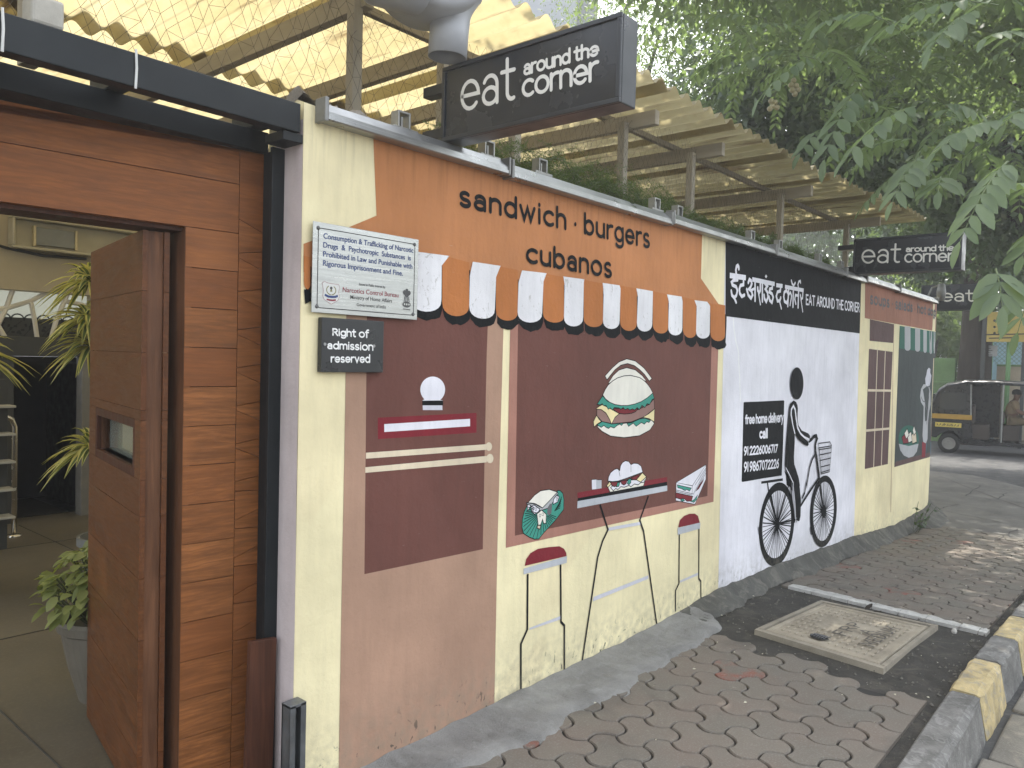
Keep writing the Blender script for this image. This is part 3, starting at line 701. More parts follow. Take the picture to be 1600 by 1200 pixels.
food('painted_sandwich', 2.4, F_, [
 ('white', [(1155, 375), (1478, 182), (1477, 340), (1358, 612), (1150, 572)], 1), ('white', [(1155, 375), (1478, 182), (1330, 410)], 1),
 ('green', [(1165, 400), (1320, 435), (1300, 468), (1270, 450), (1250, 462), (1210, 440), (1170, 430)], 1),
 ('tomato', [(1150, 485), (1335, 525), (1320, 575), (1270, 578), (1240, 550), (1200, 555), (1150, 540)], 1), ('green', [(1200, 565), (1225, 545), (1245, 572), (1220, 580)], 1),
 ('green', [(1310, 580), (1350, 560), (1385, 510), (1375, 560), (1345, 590)], 1), ('tomato', [(1365, 470), (1400, 410), (1455, 330), (1440, 370), (1400, 440)], 1)],
 lw=.004, extra=[('black', [(1150, 455), (1325, 495), (1340, 500), (1475, 240)], .003), ('black', [(1150, 470), (1325, 510)], .003), ('black', [(1330, 410), (1325, 500)], .003), ('black', [(1360, 400), (1478, 215)], .003), ('black', [(1375, 450), (1476, 270)], .003)])
for sx in (0, 1):
    p = paint(2.4)
    if sx == 0:
        seat = [(178, 492), (185, 460), (205, 432), (240, 412), (290, 404), (340, 400), (362, 412), (372, 430), (374, 446)]; g = [(172, 505), (376, 446), (374, 478), (172, 532)]
        legs = [[(192, 530), (190, 790), (160, 858), (160, 1112)], [(346, 484), (348, 755), (364, 772), (364, 1028)]]; cb = [(200, 783), (345, 727), (345, 743), (200, 792)]
    else:
        seat = [(898, 312), (905, 278), (925, 258), (950, 248), (975, 247), (990, 258), (999, 290)]; g = [(895, 314), (1001, 289), (1000, 317), (895, 347)]
        legs = [[(903, 345), (901, 575), (885, 608), (885, 706)], [(995, 318), (994, 552), (1004, 565), (1004, 642)]]; cb = [(906, 561), (990, 524), (990, 536), (906, 571)]
    p.poly(PC['lilac'], SP(V_(cb)))
    for l in legs: p.stroke(PC['black'], SP(V_(l)), .0125, cap=False)
    p.poly(PC['red'], SP(V_(seat))); p.poly(PC['grey'], SP(V_(g))); p.build('painted_stool', wall)
# --- headings in two scripts
H_ = lambda pts: SP(Z(1130, 405, 12.308, pts)); p = paint(4); wd_ = .023
for a, b, t in (((116, 312), (424, 358), .034), ((548, 388), (977, 478), .030), ((1010, 500), (1130, 516), .028), ((1178, 530), (1536, 600), .028)): p.stroke(PC['white'], H_([a, b]), t, cap=False)
for pts, t in (([(240, 300), (232, 210), (245, 140), (270, 122), (285, 150), (288, 185)], .024), ([(265, 398), (185, 405), (150, 445), (165, 495), (235, 530), (262, 600), (240, 700), (198, 740), (155, 690), (143, 610)], wd_), ([(198, 740), (238, 832)], .020), ([(248, 350), (250, 400)], wd_),
    ([(378, 360), (378, 490), (320, 505), (298, 570), (305, 655), (345, 718), (395, 690)], wd_),
    ([(470, 450), (490, 390), (525, 415), (538, 470), (510, 545), (480, 575), (530, 610), (552, 690), (522, 752), (470, 690), (440, 580)], wd_), ([(520, 600), (600, 560)], .018), ([(600, 405), (600, 795)], wd_),
    ([(702, 430), (700, 600), (680, 645), (652, 600), (650, 548)], wd_), ([(662, 625), (702, 868)], .016), ([(740, 445), (740, 810)], wd_),
    ([(790, 470), (835, 520), (800, 575), (840, 640), (848, 735), (815, 820), (780, 760), (772, 690)], wd_),
    ([(935, 480), (930, 560), (882, 575), (872, 630), (925, 665), (948, 730), (925, 835), (880, 790), (868, 725)], wd_),
    ([(1095, 518), (1085, 612), (1030, 630), (1008, 710), (1030, 805), (1075, 800), (1092, 740)], wd_), ([(1070, 810), (1105, 950)], .017),
    ([(1247, 545), (1228, 900)], wd_), ([(1235, 660), (1200, 600), (1160, 640), (1150, 720), (1165, 810), (1205, 840), (1232, 780)], wd_), ([(1238, 690), (1280, 640), (1302, 710), (1272, 885)], .018), ([(1335, 560), (1328, 912)], wd_),
    ([(1297, 412), (1312, 470), (1340, 508), (1372, 455)], .018), ([(1436, 590), (1426, 926)], wd_), ([(1425, 700), (1375, 690), (1362, 770), (1382, 860)], .019),
    ([(1435, 570), (1422, 490), (1440, 430), (1468, 418), (1474, 455)], .017), ([(1520, 605), (1512, 745), (1485, 770), (1470, 690)], .019), ([(1480, 770), (1515, 1010)], .015)): p.stroke(PC['white'], H_(pts), t)
p.poly(PC['white'], H_([(808, 292), (832, 330), (808, 370), (786, 330)]))
L_ = lambda pts: SP(Z(1120, 370, 4.444, pts))
p.text(PC['white'], 'EAT AROUND THE CORNER', L_([(613, 397), (985, 457), (985, 527), (613, 474)]), .0140, 1.45, gap=.26, space=.42)
p.build('painted_lettering', wall)
# --- delivery cyclist
R_ = lambda pts: SP(Z(1120, 560, 3.333, pts)); Q_ = lambda pts: SP(Z(1220, 620, 8.567, pts)); T_ = lambda pts: SP(Z(1150, 600, 7.5, pts))
p = paint(2.4); K = PC['black']
p.poly(K, T_([(92, 211), (250, 206), (555, 191), (562, 200), (548, 700), (532, 1072), (300, 1108), (72, 1148), (62, 1140), (75, 700), (85, 220)]))
p.poly(K, R_([(230, 640), (342, 624), (342, 637), (230, 653)])); p.stroke(K, R_([(262, 648), (268, 690)]), .018)
p.poly(K, R_([(350, 585), (365, 600), (385, 640), (392, 690), (380, 670), (362, 660), (358, 610)]))
def wheel(cx, cy, rx, ry, ix, iy, sh, n):
    e = lambda rx, ry, k=40: [(cx+rx*math.cos(t)-sh*ry*math.sin(t), cy+ry*math.sin(t)) for t in np.linspace(0, 2*PI, k+1)[:-1]]
    p.poly(K, R_(e(rx, ry))); p.poly(PC['white'], R_(e(ix, iy)))
    for i in range(n):
        t = 2*PI*(i+.5)/n+random.uniform(-.03, .03); a = t+random.choice((-.12, .12))
        p.stroke(K, R_([(cx+7*math.cos(a), cy+14*math.sin(a)), (cx+ix*math.cos(t)-sh*iy*math.sin(t), cy+iy*math.sin(t))]), random.choice((.005, .007, .009)), cap=False)
    p.poly(K, R_([(cx+13*math.cos(t), cy+34*math.sin(t)) for t in np.linspace(0, 2*PI, 21)[:-1]]))
wheel(310, 864, 91, 219, 74, 176, .07, 46); wheel(552, 796, 69, 187, 53, 154, .05, 44)
for pts, t in (([(268, 690), (308, 855)], .022), ([(372, 650), (312, 858)], .014), ([(312, 858), (425, 835)], .014), ([(376, 640), (400, 850)], .018), ([(528, 620), (550, 790)], .030), ([(215, 880), (220, 915)], .02), ([(484, 880), (489, 912)], .02), ([(405, 700), (408, 850)], .012)): p.stroke(K, R_(t_pts := pts), t)
p.stroke(K, R_([(524, 626), (480, 690), (430, 768)]), .022)
p.stroke(K, Q_([(442, 775), (405, 840), (372, 950), (350, 1080), (332, 1200)])+R_([(462, 640), (452, 700), (440, 725)]), .020)
p.stroke(K, Q_([(450, 730), (465, 800), (500, 1085)]), .034); p.stroke(K, Q_([(365, 590), (400, 565), (430, 530), (460, 520), (472, 560), (455, 610), (448, 650), (455, 740)]), .030)
p.poly(K, Q_([(155, 48), (190, 70), (207, 110), (213, 160), (205, 300), (172, 470), (170, 620), (160, 800), (165, 900), (195, 990), (225, 1090), (242, 1200)])+R_([(425, 660), (432, 740), (430, 820), (424, 846), (414, 846), (408, 820), (402, 740), (390, 665), (372, 620), (354, 585)])+Q_([(48, 950), (44, 900), (52, 700), (68, 500), (85, 300), (98, 150), (115, 90)]))
p.stroke(PC['white'], Q_([(50, 945), (100, 1040), (150, 1150)])+R_([(392, 668), (400, 740), (406, 850)]), .010)
p.stroke(PC['white'], Q_([(172, 480), (140, 340), (122, 240), (125, 170), (152, 122), (176, 170), (190, 290), (212, 420), (260, 510), (362, 572)]), .020)
p.poly(K, Q_([(150, 138), (170, 180), (180, 290), (200, 420), (250, 510), (352, 600), (357, 640), (340, 660), (290, 630), (230, 580), (185, 515), (150, 370), (133, 250), (135, 170)]))
p.poly(K, Q_([(210, 170), (208, 300), (220, 380), (265, 450), (350, 488), (376, 520), (372, 560), (300, 525), (245, 470), (216, 400), (200, 300)]))
p.poly(K, R_([(411+34*math.cos(t), 130+84*math.sin(t)) for t in np.linspace(0, 2*PI, 33)[:-1]]))
for a in ([(490, 622), (640, 602), (665, 650), (638, 1000), (525, 1032), (490, 622)], [(492, 682), (665, 655)], [(495, 706), (662, 680)], [(508, 775), (655, 745)], [(515, 850), (650, 818)], [(520, 938), (645, 905)], [(524, 1012), (640, 975)]): p.stroke(K, Q_(a), .008)
for i in range(9): p.stroke(K, Q_([(500+18*i, 700-3*i), (530+13*i, 1015-4*i)]), .0045)
p.build('painted_cyclist', wall)
p = paint(5)
p.text(PC['white'], 'free home delivery', T_([(98, 388), (548, 358), (545, 448), (100, 474)]), .0135, gap=.24, space=.45)
p.text(PC['white'], 'call', T_([(262, 548), (362, 545), (362, 638), (264, 642)]), .0165, gap=.26)
p.text(PC['white'], '91 2226006717', T_([(80, 728), (478, 702), (474, 805), (82, 842)]), .0135, 1.45, gap=.30, space=.30)
p.text(PC['white'], '91 9867072226', T_([(80, 910), (492, 872), (488, 985), (80, 1036)]), .0135, 1.45, gap=.30, space=.30)
p.build('painted_lettering', wall)
# --- soup counter on the curve
G_ = lambda pts: Z(1330, 380, 3.333, pts)
def sstrip(p, m, pts, n=20):        # pts TL,TR,BR,BL in pixels, cut into upright slices so that it follows the bend
    vs = []; o = p._nx()
    for i in range(n+1):
        for v in (0, 1): b = bil(pts, i/n, v); s_, z_ = S(*b); vs.append(wp(s_, z_, o))
    p.mb.add(vs, [(2*i, 2*i+2, 2*i+3, 2*i+1) for i in range(n)], p._mi(m))
p = paint(1); sstrip(p, PC['fadedorange'], G_([(72, 180), (462, 300), (458, 462), (70, 390)])); p.build('painted_awning', wall)
p = paint(1.2)
p.poly(PC['dun'], SP(G_([(97, 396), (222, 422), (218, 520), (95, 508)])))
p.poly(PC['dun'], SP(G_([(92, 550), (215, 566), (190, 1150), (70, 1176)])))
for a in ([(136, 552), (116, 1168)], [(177, 558), (156, 1160)], [(86, 766), (208, 768)], [(76, 976), (200, 965)]): p.stroke(PC['sand'], SP(G_(a)), .022, cap=False)
p.stroke(PC['tan'], SP(G_([(222, 420), (216, 700), (210, 1110), (205, 1400)])), .014, cap=False); p.build('painted_door', wall)
p = paint(1.2)
sstrip(p, PC['teal'], G_([(252, 430), (442, 462), (427, 1108), (224, 1166)])); sstrip(p, PC['dun'], G_([(230, 1138), (427, 1084), (427, 1108), (224, 1166)]))
sstrip(p, PC['tealb'], G_([(252, 430), (442, 462), (440, 575), (250, 560)]))
sstrip(p, PC['teal'], G_([(250, 548), (441, 575), (440, 600), (249, 590)]))
for x0, x1, t0, b0 in ((278, 308, 432, 560), (332, 358, 442, 565), (375, 393, 451, 571), (407, 420, 457, 577), (428, 437, 461, 574)):
    c_ = (x0+x1)/2; r_ = (x1-x0)/2
    p.poly(PC['pale'], SP(G_([(x0, t0), (x1, t0+3)]+[(c_+r_*math.cos(a), b0-14+14*math.sin(a)) for a in np.linspace(0, PI, 9)])))
p.build('painted_window', wall)
p = paint(2.4)
p.poly(PC['tealb'], SP(G_([(298+53*math.cos(t), 1020+72*math.sin(t)) for t in np.linspace(0, 2*PI, 25)[:-1]])))
for m, c_ in (('red', [(262, 1010), (285, 985), (300, 1040), (270, 1045)]), ('off', [(290, 1000), (310, 980), (318, 1030), (298, 1040)]), ('sand', [(312, 1000), (335, 975), (340, 1035), (318, 1045)]), ('off', [(275, 990), (290, 965), (300, 1000), (285, 1020)]), ('off', [(318, 975), (326, 950), (336, 985), (325, 1000)])):
    p.poly(PC[m], SP(G_(c_))); p.stroke(K, SP(G_(c_)), .012, True)
p.poly(PC['pale'], SP(G_([(246, 1044), (298, 1056), (349, 1044), (340, 1085), (322, 1110), (298, 1117), (272, 1105), (254, 1078)]))); p.build('painted_bowl', wall)
p = paint(2.6); g = PC['pale']
p.poly(PC['patty'], SP(G_([(398, 930), (424, 930), (424, 1030), (392, 1040)]))); p.poly(PC['red'], SP(G_([(368, 1035), (388, 1030), (384, 1112), (366, 1116)]))); p.poly(PC['blue'], SP(G_([(392, 1030), (420, 1035), (416, 1100), (386, 1108)])))
p.poly(g, SP(G_([(375, 735), (362, 760), (357, 800), (362, 828), (376, 850), (374, 920), (370, 1000), (374, 1035), (388, 1042), (396, 1020), (398, 940), (404, 880), (412, 840), (411, 770), (402, 735)])))
p.poly(PC['lilac'], SP(G_([(386, 735), (384, 705), (390, 685), (394, 660), (403, 648), (411, 655), (410, 675), (416, 690), (412, 720), (406, 742), (394, 745)])))
p.stroke(PC['midgrey'], SP(G_([(362, 800), (372, 822), (386, 828)])), .012); p.stroke(PC['midgrey'], SP(G_([(384, 840), (394, 870), (392, 940)])), .02); p.stroke(PC['midgrey'], SP(G_([(390, 746), (404, 746)])), .012); p.stroke(PC['midgrey'], SP(G_([(404, 800), (396, 850)])), .012)
p.build('painted_chef', wall)
p = paint(3); p.text(PC['midgrey'], 'soups * salads * hot dogs', SP(Z(1120, 370, 4.444, [(1062, 402), (1520, 512), (1518, 560), (1062, 470)])), .022, gap=.36, space=.42); p.build('painted_lettering', wall)
# --- cement skirting, darker along the far stretch
M_cem = ground_mat('fresh_cement', (.265, .26, .245), .9, .025, 16, (.40, .40, .39), .5, speck=.3); M_skirt = ground_mat('old_cement', (.105, .103, .092), .8, .02, 16, (.28, .26, .22), .6)
zt = lambda x: float(np.interp(x, [1.4, 3.5, 4.0, 4.63, 5.5, 7.3, 8.7, 10.3, 14], [.012, .016, .03, .066, .05, -.02, -.112, -.09, -.1]))
def skirting(name, s0, s1, n, wf, mat, e=.004):
    mb = MB(); vs = []; k1 = [random.uniform(-1, 1) for _ in range(200)]; k2 = [random.uniform(-1, 1) for _ in range(900)]
    sm = lambda arr, t: arr[int(t)]+(arr[int(t)+1]-arr[int(t)])*(3*(t-int(t))**2-2*(t-int(t))**3)
    for i in range(n+1):
        s = s0+(s1-s0)*i/n; x = path(s)[0]; h = zt(x)+.006*sm(k2, (s+1)*12); wd = wf(s)+.035*sm(k1, (s+1)*5.5)+.012*sm(k2, (s+1)*26); g = gz(x)
        for o, z in ((.003, h+.004), (.02, h), (wd*.55, g+(h-g)*.42+random.uniform(-.004, .004)), (wd*.9, g+.014), (wd, g-.012)): vs.append(wp(s, z, o))
    m = 5
    mb.add(vs, [(i*m+j, (i+1)*m+j, (i+1)*m+j+1, i*m+j+1) for i in range(n) for j in range(m-1)]); return mb.build(name, mat, wall, smooth=True)
skirting('cement_apron', -.02, 2.86, 240, lambda s: float(np.interp(s, [0, .55, .9, 1.35, 1.65, 2.3, 2.7, 2.86], [.16, .26, .34, .30, .33, .29, .22, .10])), M_cem)
skirting('cement_skirting', 2.6, SA+AL, 300, lambda s: .105+.04*math.sin(s*1.7)**2+(.10 if s > SA-.4 else 0), M_skirt)
# ================================================================== SIGNS ON THE WALL
def plane_text(to3, off): return Paint(to3, off)
M_steel = simple('brushed_steel', (.44, .45, .435), .33, .8, .10, 3, .05, 200, .0006, stretch=(1, 1, 30))
M_screw = simple('screw_metal', (.12, .12, .12), .4, .8)
M_ink = {n: simple('ink_'+n, c, .5, 0, 0, bump=0) for n, c in dict(navy=(.02, .045, .16), red=(.22, .02, .035), black=(.012, .012, .014), olive=(.20, .19, .07), grey=(.06, .06, .06), white=(.82, .82, .80)).items()}
pl = [atY(*q) for q in ((484, 346), (647, 375), (647, 500), (482, 488))]
px0, px1 = 1.511, 1.974; pz0, pz1 = (pl[2][2]+pl[3][2])/2, (pl[0][2]+pl[1][2])/2
plaque = thing('notice_plaque', 'brushed steel plaque with blue anti-drugs notice screwed to the wall', 'plaque', (px0, 0, pz0))
mb = MB(); mb.box(px0, px1, -.020, -.0165, pz0, pz1); mb.build('plate', M_steel, plaque, bevel=.001)
mb = MB()
for x in (px0+.02, px1-.02):
    for z in (pz0+.02, pz1-.02): mb.lathe([(0, .024), (.005, .0235), (.007, .0205), (.006, 0)], 12, (0, 0, 0)); n = 12*4; mb.v[-n:] = [(x+a, -b_, z+c) for a, c, b_ in mb.v[-n:]]
mb.split('screw', M_screw, plaque)
pw, ph = px1-px0, pz1-pz0
P_ = lambda u, v: (px0+u*pw, pz0+v*ph)
to_pl = lambda a, b, o: (a, -.0202-o, b)
p = Paint(to_pl, .0002)
r = .035
rr = [(.045, .055+r), (.045, 1-.065-r)]+[(.045+r*.7*(1-math.cos(t)), 1-.065-r+r*math.sin(t)) for t in np.linspace(.2, PI/2, 4)]+[(1-.04-r*.7*(1-math.cos(t)), 1-.065-r+r*math.sin(t)) for t in np.linspace(PI/2, 0, 5)]+[(1-.04-r*.7*(1-math.cos(t)), .055+r-r*math.sin(t)) for t in np.linspace(0, PI/2, 5)]+[(.045+r*.7*(1-math.cos(t)), .055+r-r*math.sin(t)) for t in np.linspace(PI/2, .2, 4)]
p.stroke(M_ink['black'], [P_(*q) for q in rr], .0030, True)
shield = [(.085, .33), (.105, .355), (.125, .34), (.16, .335), (.195, .335), (.225, .335), (.235, .31), (.228, .25), (.235, .19), (.22, .15), (.165, .105), (.105, .15), (.09, .19), (.097, .25)]
p.poly(simple('enamel_white', (.6, .6, .57), .4, 0, 0, bump=0), [P_(*q) for q in shield]); p.stroke(M_ink['red'], [P_(*q) for q in shield], .0012, True)
for sgn in (-1, 1): p.stroke(M_ink['olive'], [P_(.163+sgn*.04*math.sin(t), .262-.052*math.cos(t)) for t in np.linspace(.15, 2.5, 10)], .0034)
p.poly(M_ink['grey'], [P_(.163+.012*math.cos(t), .285+.018*math.sin(t)) for t in np.linspace(0, 2*PI, 11)[:-1]]); p.poly(M_ink['olive'], [P_(.152, .245), P_(.174, .245), P_(.170, .268), P_(.156, .268)])
p.stroke(M_ink['navy'], [P_(*q) for q in ((.108, .205), (.14, .188), (.17, .187), (.2, .192), (.222, .205))], .0075, cap=False)
p.stroke(M_ink['red'], [P_(*q) for q in ((.125, .155), (.15, .15), (.18, .15), (.205, .157))], .0055, cap=False)
e = M_ink['grey']
for cx, cy, rx, ry in ((.885, .315, .026, .045), (.862, .325, .017, .03), (.908, .325, .017, .03), (.885, .355, .014, .02)): p.poly(e, [P_(cx+rx*math.cos(t), cy+ry*math.sin(t)) for t in np.linspace(0, 2*PI, 15)[:-1]])
for x in (.865, .878, .892, .905): p.stroke(e, [P_(x, .275), P_(x+(x-.885)*.3, .215)], .0026)
p.poly(e, [P_(.885+.042*math.cos(t), .180+.038*math.sin(t)) for t in np.linspace(0, 2*PI, 19)[:-1]])
for x in (.862, .885, .908): p.poly(M_steel, [P_(x+.008*math.cos(t), .182+.013*math.sin(t)) for t in np.linspace(0, 2*PI, 9)[:-1]])
p.stroke(e, [P_(.85, .122), P_(.92, .118)], .003)
p.build('emblem', plaque)
def fit_text(txt, m, u0, u1, v0, xh, parent, bold=.0):
    cu = bpy.data.curves.new('lettering', 'FONT'); cu.body = txt; cu.offset = bold
    o = bpy.data.objects.new('lettering', cu); COL.objects.link(o); bpy.context.view_layer.update()
    me = bpy.data.meshes.new_from_object(o.evaluated_get(bpy.context.evaluated_depsgraph_get())); bpy.data.objects.remove(o); bpy.data.curves.remove(cu)
    co = np.array([v.co[:] for v in me.vertices]); x0_, x1_ = co[:, 0].min(), co[:, 0].max(); sc = xh*ph/.54
    a = px0+u0*pw; s = (u1-u0)*pw/(x1_-x0_)
    for v in me.vertices: v.co = (a+(v.co.x-x0_)*s, -.0206, pz0+v0*ph+v.co.y*sc)
    me.materials.append(m); ob = bpy.data.objects.new('lettering', me); COL.objects.link(ob); ob.parent = parent; ob.matrix_parent_inverse = Matrix.Translation(parent.location).inverted()
for t, m, u0, u1, v0, xh, b in (('Consumption & Trafficking of Narcotic', 'navy', .088, .945, .828, .046, .020), ('Drugs  &  Psychotropic  Substances  is', 'navy', .088, .92, .728, .046, .020), ('Prohibited in Law and Punishable with', 'navy', .088, .938, .628, .046, .020), ('Rigorous Imprisonment and Fine.', 'navy', .088, .84, .528, .046, .020),
    ('Issued in Public Interest by', 'black', .415, .665, .352, .022, .01), ('Narcotics Control Bureau', 'red', .265, .80, .258, .042, .01), ('Ministry of Home Affairs', 'black', .335, .735, .186, .034, .006), ('Government of India', 'black', .395, .675, .108, .030, .004)):
    fit_text(t, M_ink[m], u0, u1, v0, xh, plaque, b)
ax0, ax1 = atY(495, 540)[0], atY(592, 540)[0]; az0, az1 = atY(545, 581.5)[2], atY(545, 499)[2]
adm = thing('admission_sign', 'small black square sign with white lettering under the steel plaque', 'sign', (ax0, 0, az0))
M_blk = simple('black_acrylic', (.016, .018, .020), .32, 0, .2, 5, .03, 60, .001)
mb = MB(); mb.box(ax0, ax1, -.026, -.004, az0, az1); mb.build('board', M_blk, adm, bevel=.002)
p = Paint(lambda a, b, o: (a, -.0262-o, b), .0002)
AD = lambda pts: [tuple(atY(*q, -.026)[[0, 2]]) for q in Z(460, 330, 4.139, pts)]
for t, q, g in (('Right of', [(245, 768), (481, 780), (481, 822), (245, 806)], .26), ('admission', [(210, 852), (508, 862), (508, 904), (210, 892)], .27), ('reserved', [(232, 938), (487, 940), (487, 982), (232, 980)], .28)): p.text(M_ink['white'], t, AD(q), .0052, gap=g, space=.42)
p.build('lettering', adm)
mb = MB()
for q in ((196, 860), (514, 872)): a = AD([q])[0]; mb.add([(a[0]+.005*math.cos(t), -.029, a[1]+.005*math.sin(t)) for t in np.linspace(0, 2*PI, 11)[:-1]]+[(a[0]+.006*math.cos(t), -.025, a[1]+.006*math.sin(t)) for t in np.linspace(0, 2*PI, 11)[:-1]], [tuple(range(10))]+[(i, (i+1) % 10, 10+(i+1) % 10, 10+i) for i in range(10)])
mb.split('screw', simple('dull_screw', (.3, .3, .3), .4, .6), adm)
# ================================================================== HANGING LIGHT BOX SIGNS
M_box = simple('black_sign_metal', (.022, .025, .030), .35, .1, .25, 4, .05, 30, .002, dirt=.04); M_face = simple('black_sign_face', (.020, .023, .029), .22, 0, .1, 3, 0)
M_letter = simple('cream_letter', (.72, .70, .65), .5, 0, .02, bump=0)
def lightbox(xf, y0, y1, z0, z1, depth, label, conv, quads, wd, arm=True):
    t = thing('hanging_sign', label, 'sign', (xf, y0, z0), group='hanging cafe signs')
    mb = MB(); f = .016                                     # box with a raised rim round a recessed face
    mb.box(xf, xf+depth, y1, y0, z0, z1); mb.build('sign_box', M_box, t, bevel=.004)
    mb = MB()
    for a, b, c_, d in ((y1, y0, z1-f, z1), (y1, y0, z0, z0+f), (y1, y1+f, z0+f, z1-f), (y0-f, y0, z0+f, z1-f)): mb.box(xf-.012, xf-.001, a, b, c_, d)
    mb.build('rim', M_box, t, bevel=.002)
    mb = MB(); mb.box(xf-.004, xf-.0012, y1+f, y0-f, z0+f, z1-f); mb.build('face_panel', M_face, t)
    p = Paint(lambda a, b, o: (xf-.0045-o, -a, b), .0002)
    for txt, q in quads: p.text(M_letter, txt, [(-P[1], P[2]) for P in (atX(*c, xf) for c in conv(q))], wd*{'around the': .66, 'corner': .86}.get(txt, 1), gap=.22, space=.40)
    p.build('lettering', t)
    if arm:
        mb = MB(); mb.box(xf+.02, xf+depth-.02, y0+.001, y0+.14, z0+.03, z0+.07); mb.box(xf+.02, xf+depth-.02, y0+.001, y0+.14, z1-.08, z1-.04); mb.split('bracket', M_box, t, bevel=.003)
    return t
lightbox(2.123, 0.02, -.792, 2.322, 2.605, .088, 'large black hanging sign above the wall with cream lettering, nearest of its kind', lambda q: Z(680, 20, 5.0, q),
  [('eat', [(204, 540), (640, 424), (640, 681), (204, 783)]), ('around the', [(695, 404), (1290, 246), (1290, 338), (695, 499)]), ('corner', [(684, 528), (1286, 370), (1286, 536), (684, 673)])], .0150)
lightbox(7.02, 0.0, -.825, 2.30, 2.60, .14, 'black hanging sign farther along the wall beside a wooden post', lambda q: Z(1270, 330, 6.4, q),
  [('eat', [(488, 384), (888, 372), (880, 518), (488, 527)]), ('around the', [(930, 365), (1416, 348), (1416, 397), (930, 412)]), ('corner', [(916, 424), (1412, 412), (1410, 505), (916, 518)])], .0150)
s3a, s3b = atX(1440, 446, 12.4), atX(1540, 484, 12.4)
lightbox(12.4, s3a[1], s3b[1], s3b[2], s3a[2], .14, 'distant black hanging sign half hidden behind a tree trunk past the wall corner', lambda q: Z(1330, 380, 3.333, q),
  [('eat', [(470, 258), (640, 258), (640, 305), (470, 305)])], .02, False)
# ================================================================== LIGHT RAIL ON TOP OF THE WALL
M_alu = simple('ribbed_aluminium', (.36, .365, .36), .34, .85, .1, 5, .08, 60, .001); M_aludk = simple('dull_aluminium', (.22, .22, .21), .5, .6, .25, 8, .15, 50, .002, dirt=.3)
jx = [1.519, 2.445, 3.797, 5.22, 6.70, 7.25, 8.32, 9.9]
adj = ['the nearest, starting at the wall end', 'over the word sandwich', 'over the gap right of the orange awning', 'over the black heading', 'short one at the end of the black heading', 'beside the second hanging sign', 'the farthest, over the soup counter']
for i in range(7):
    x0, x1 = jx[i]+.006, jx[i+1]-.006; dz = [-.0, -.006, .004, 0, -.004, .008, 0][i]
    t = thing('light_rail', 'ribbed aluminium lamp rail, '+adj[i], 'lamp rail', (x0, 0, 2.25), group='lamp rails along the wall top')
    mb = MB(); prof = [(-.004, 2.252), (-.050, 2.252), (-.056, 2.256), (-.056, 2.268), (-.052, 2.270), (-.052, 2.280)]
    nr = 7
    for k_ in range(nr): u = (k_+.5)/nr; y = -.052+.046*u; z = 2.280+.038*u; prof += [(y-.0022, z-.001), (y-.0012, z+.0022), (y+.0012, z+.003), (y+.0022, z+.001)]
    prof += [(-.004, 2.320)]
    mb.prism([(y, z+dz) for y, z in prof], x0, x1, lambda u, v, a: (a, u, v)); mb.build('rail_body', M_alu, t)
    mb = MB(); mb.box(x0-.004, x0+.012, -.061, -.003, 2.246+dz, 2.325+dz); mb.box(x1-.010, x1+.003, -.059, -.003, 2.248+dz, 2.322+dz); mb.split('end_cap', M_aludk, t, bevel=.004)
M_galv = simple('galvanised_clip', (.33, .33, .31), .5, .7, .25, 12, .2, 60, .002, dirt=.4)
pos = [(1.90, 'behind the nearest lamp rail'), (2.36, 'beneath the nearest hanging sign'), (2.71, 'just past the nearest hanging sign'), (3.70, 'left of the rail joint above the orange awning'), (3.95, 'right of the rail joint above the orange awning'), (4.93, 'above the black heading'), (5.40, 'above the black heading, farther one'), (6.2, 'left of the second hanging sign'), (6.72, 'beneath the second hanging sign')]
for x, wh in pos:
    t = thing('lamp_clip', 'small steel clip on the wall top '+wh, 'bracket', (x, .02, ZT), group='clips on the wall top')
    mb = MB()
    mb.box(x-.05, x+.07, -.01, .055, ZT+.012, ZT+.024); mb.build('base_strip', M_galv, t, bevel=.002)
    mb = MB(); mb.box(x-.03, x-.022, -.012, .03, ZT+.02, ZT+.075); mb.box(x+.022, x+.030, -.012, .03, ZT+.02, ZT+.075); mb.box(x-.03, x+.03, -.012, .03, ZT+.072, ZT+.080); mb.box(x-.012, x-.004, -.008, .02, ZT+.02, ZT+.06)
    mb.build('clip', M_galv, t, bevel=.0015)
# ================================================================== PERGOLA WITH CORRUGATED ROOF
M_post = simple('weathered_timber', (.32, .285, .22), .75, 0, .3, 5, .35, 30, .004, stretch=(1, 1, .15), dirt=.25); M_beam = simple('weathered_beam', (.34, .30, .23), .75, 0, .3, 5, .35, 30, .004, stretch=(1, .15, 1), dirt=.25)
k = NT('translucent_corrugated_sheet'); q = k.pos()
n1 = k.noise(k.mapping(q, (1, .25, 1)), 3, 6, .65); n2 = k.noise(q, 14, 5, .65)
isl = k.n('NewGeometry').outputs['Random Per Island']
c = k.mix(k.ramp(n1, .35, .7), (.31, .255, .115), (.44, .385, .23)); c = k.mix(k.math('MULTIPLY', k.ramp(n2, .5, .75), .45), c, (.24, .155, .055))
c = k.mix(k.math('MULTIPLY', isl, .45), c, (.36, .315, .20))
c = k.mix(k.math('MULTIPLY', k.ramp(k.noise(k.mapping(q, (6, .5, 1)), 2.5, 5, .6), .58, .68), .8), c, (.13, .085, .04))
df = k.n('BsdfDiffuse'); tr = k.n('BsdfTranslucent'); gl = k.n('BsdfGlossy'); gl.inputs['Roughness'].default_value = .35
nrm = k.bump(n2, .25, .004)
for b in (df, tr): k.l(c, b.inputs['Color']); k.l(nrm, b.inputs['Normal'])
m1 = k.n('MixShader'); m1.inputs[0].default_value = .62; k.l(df.outputs[0], m1.inputs[1]); k.l(tr.outputs[0], m1.inputs[2])
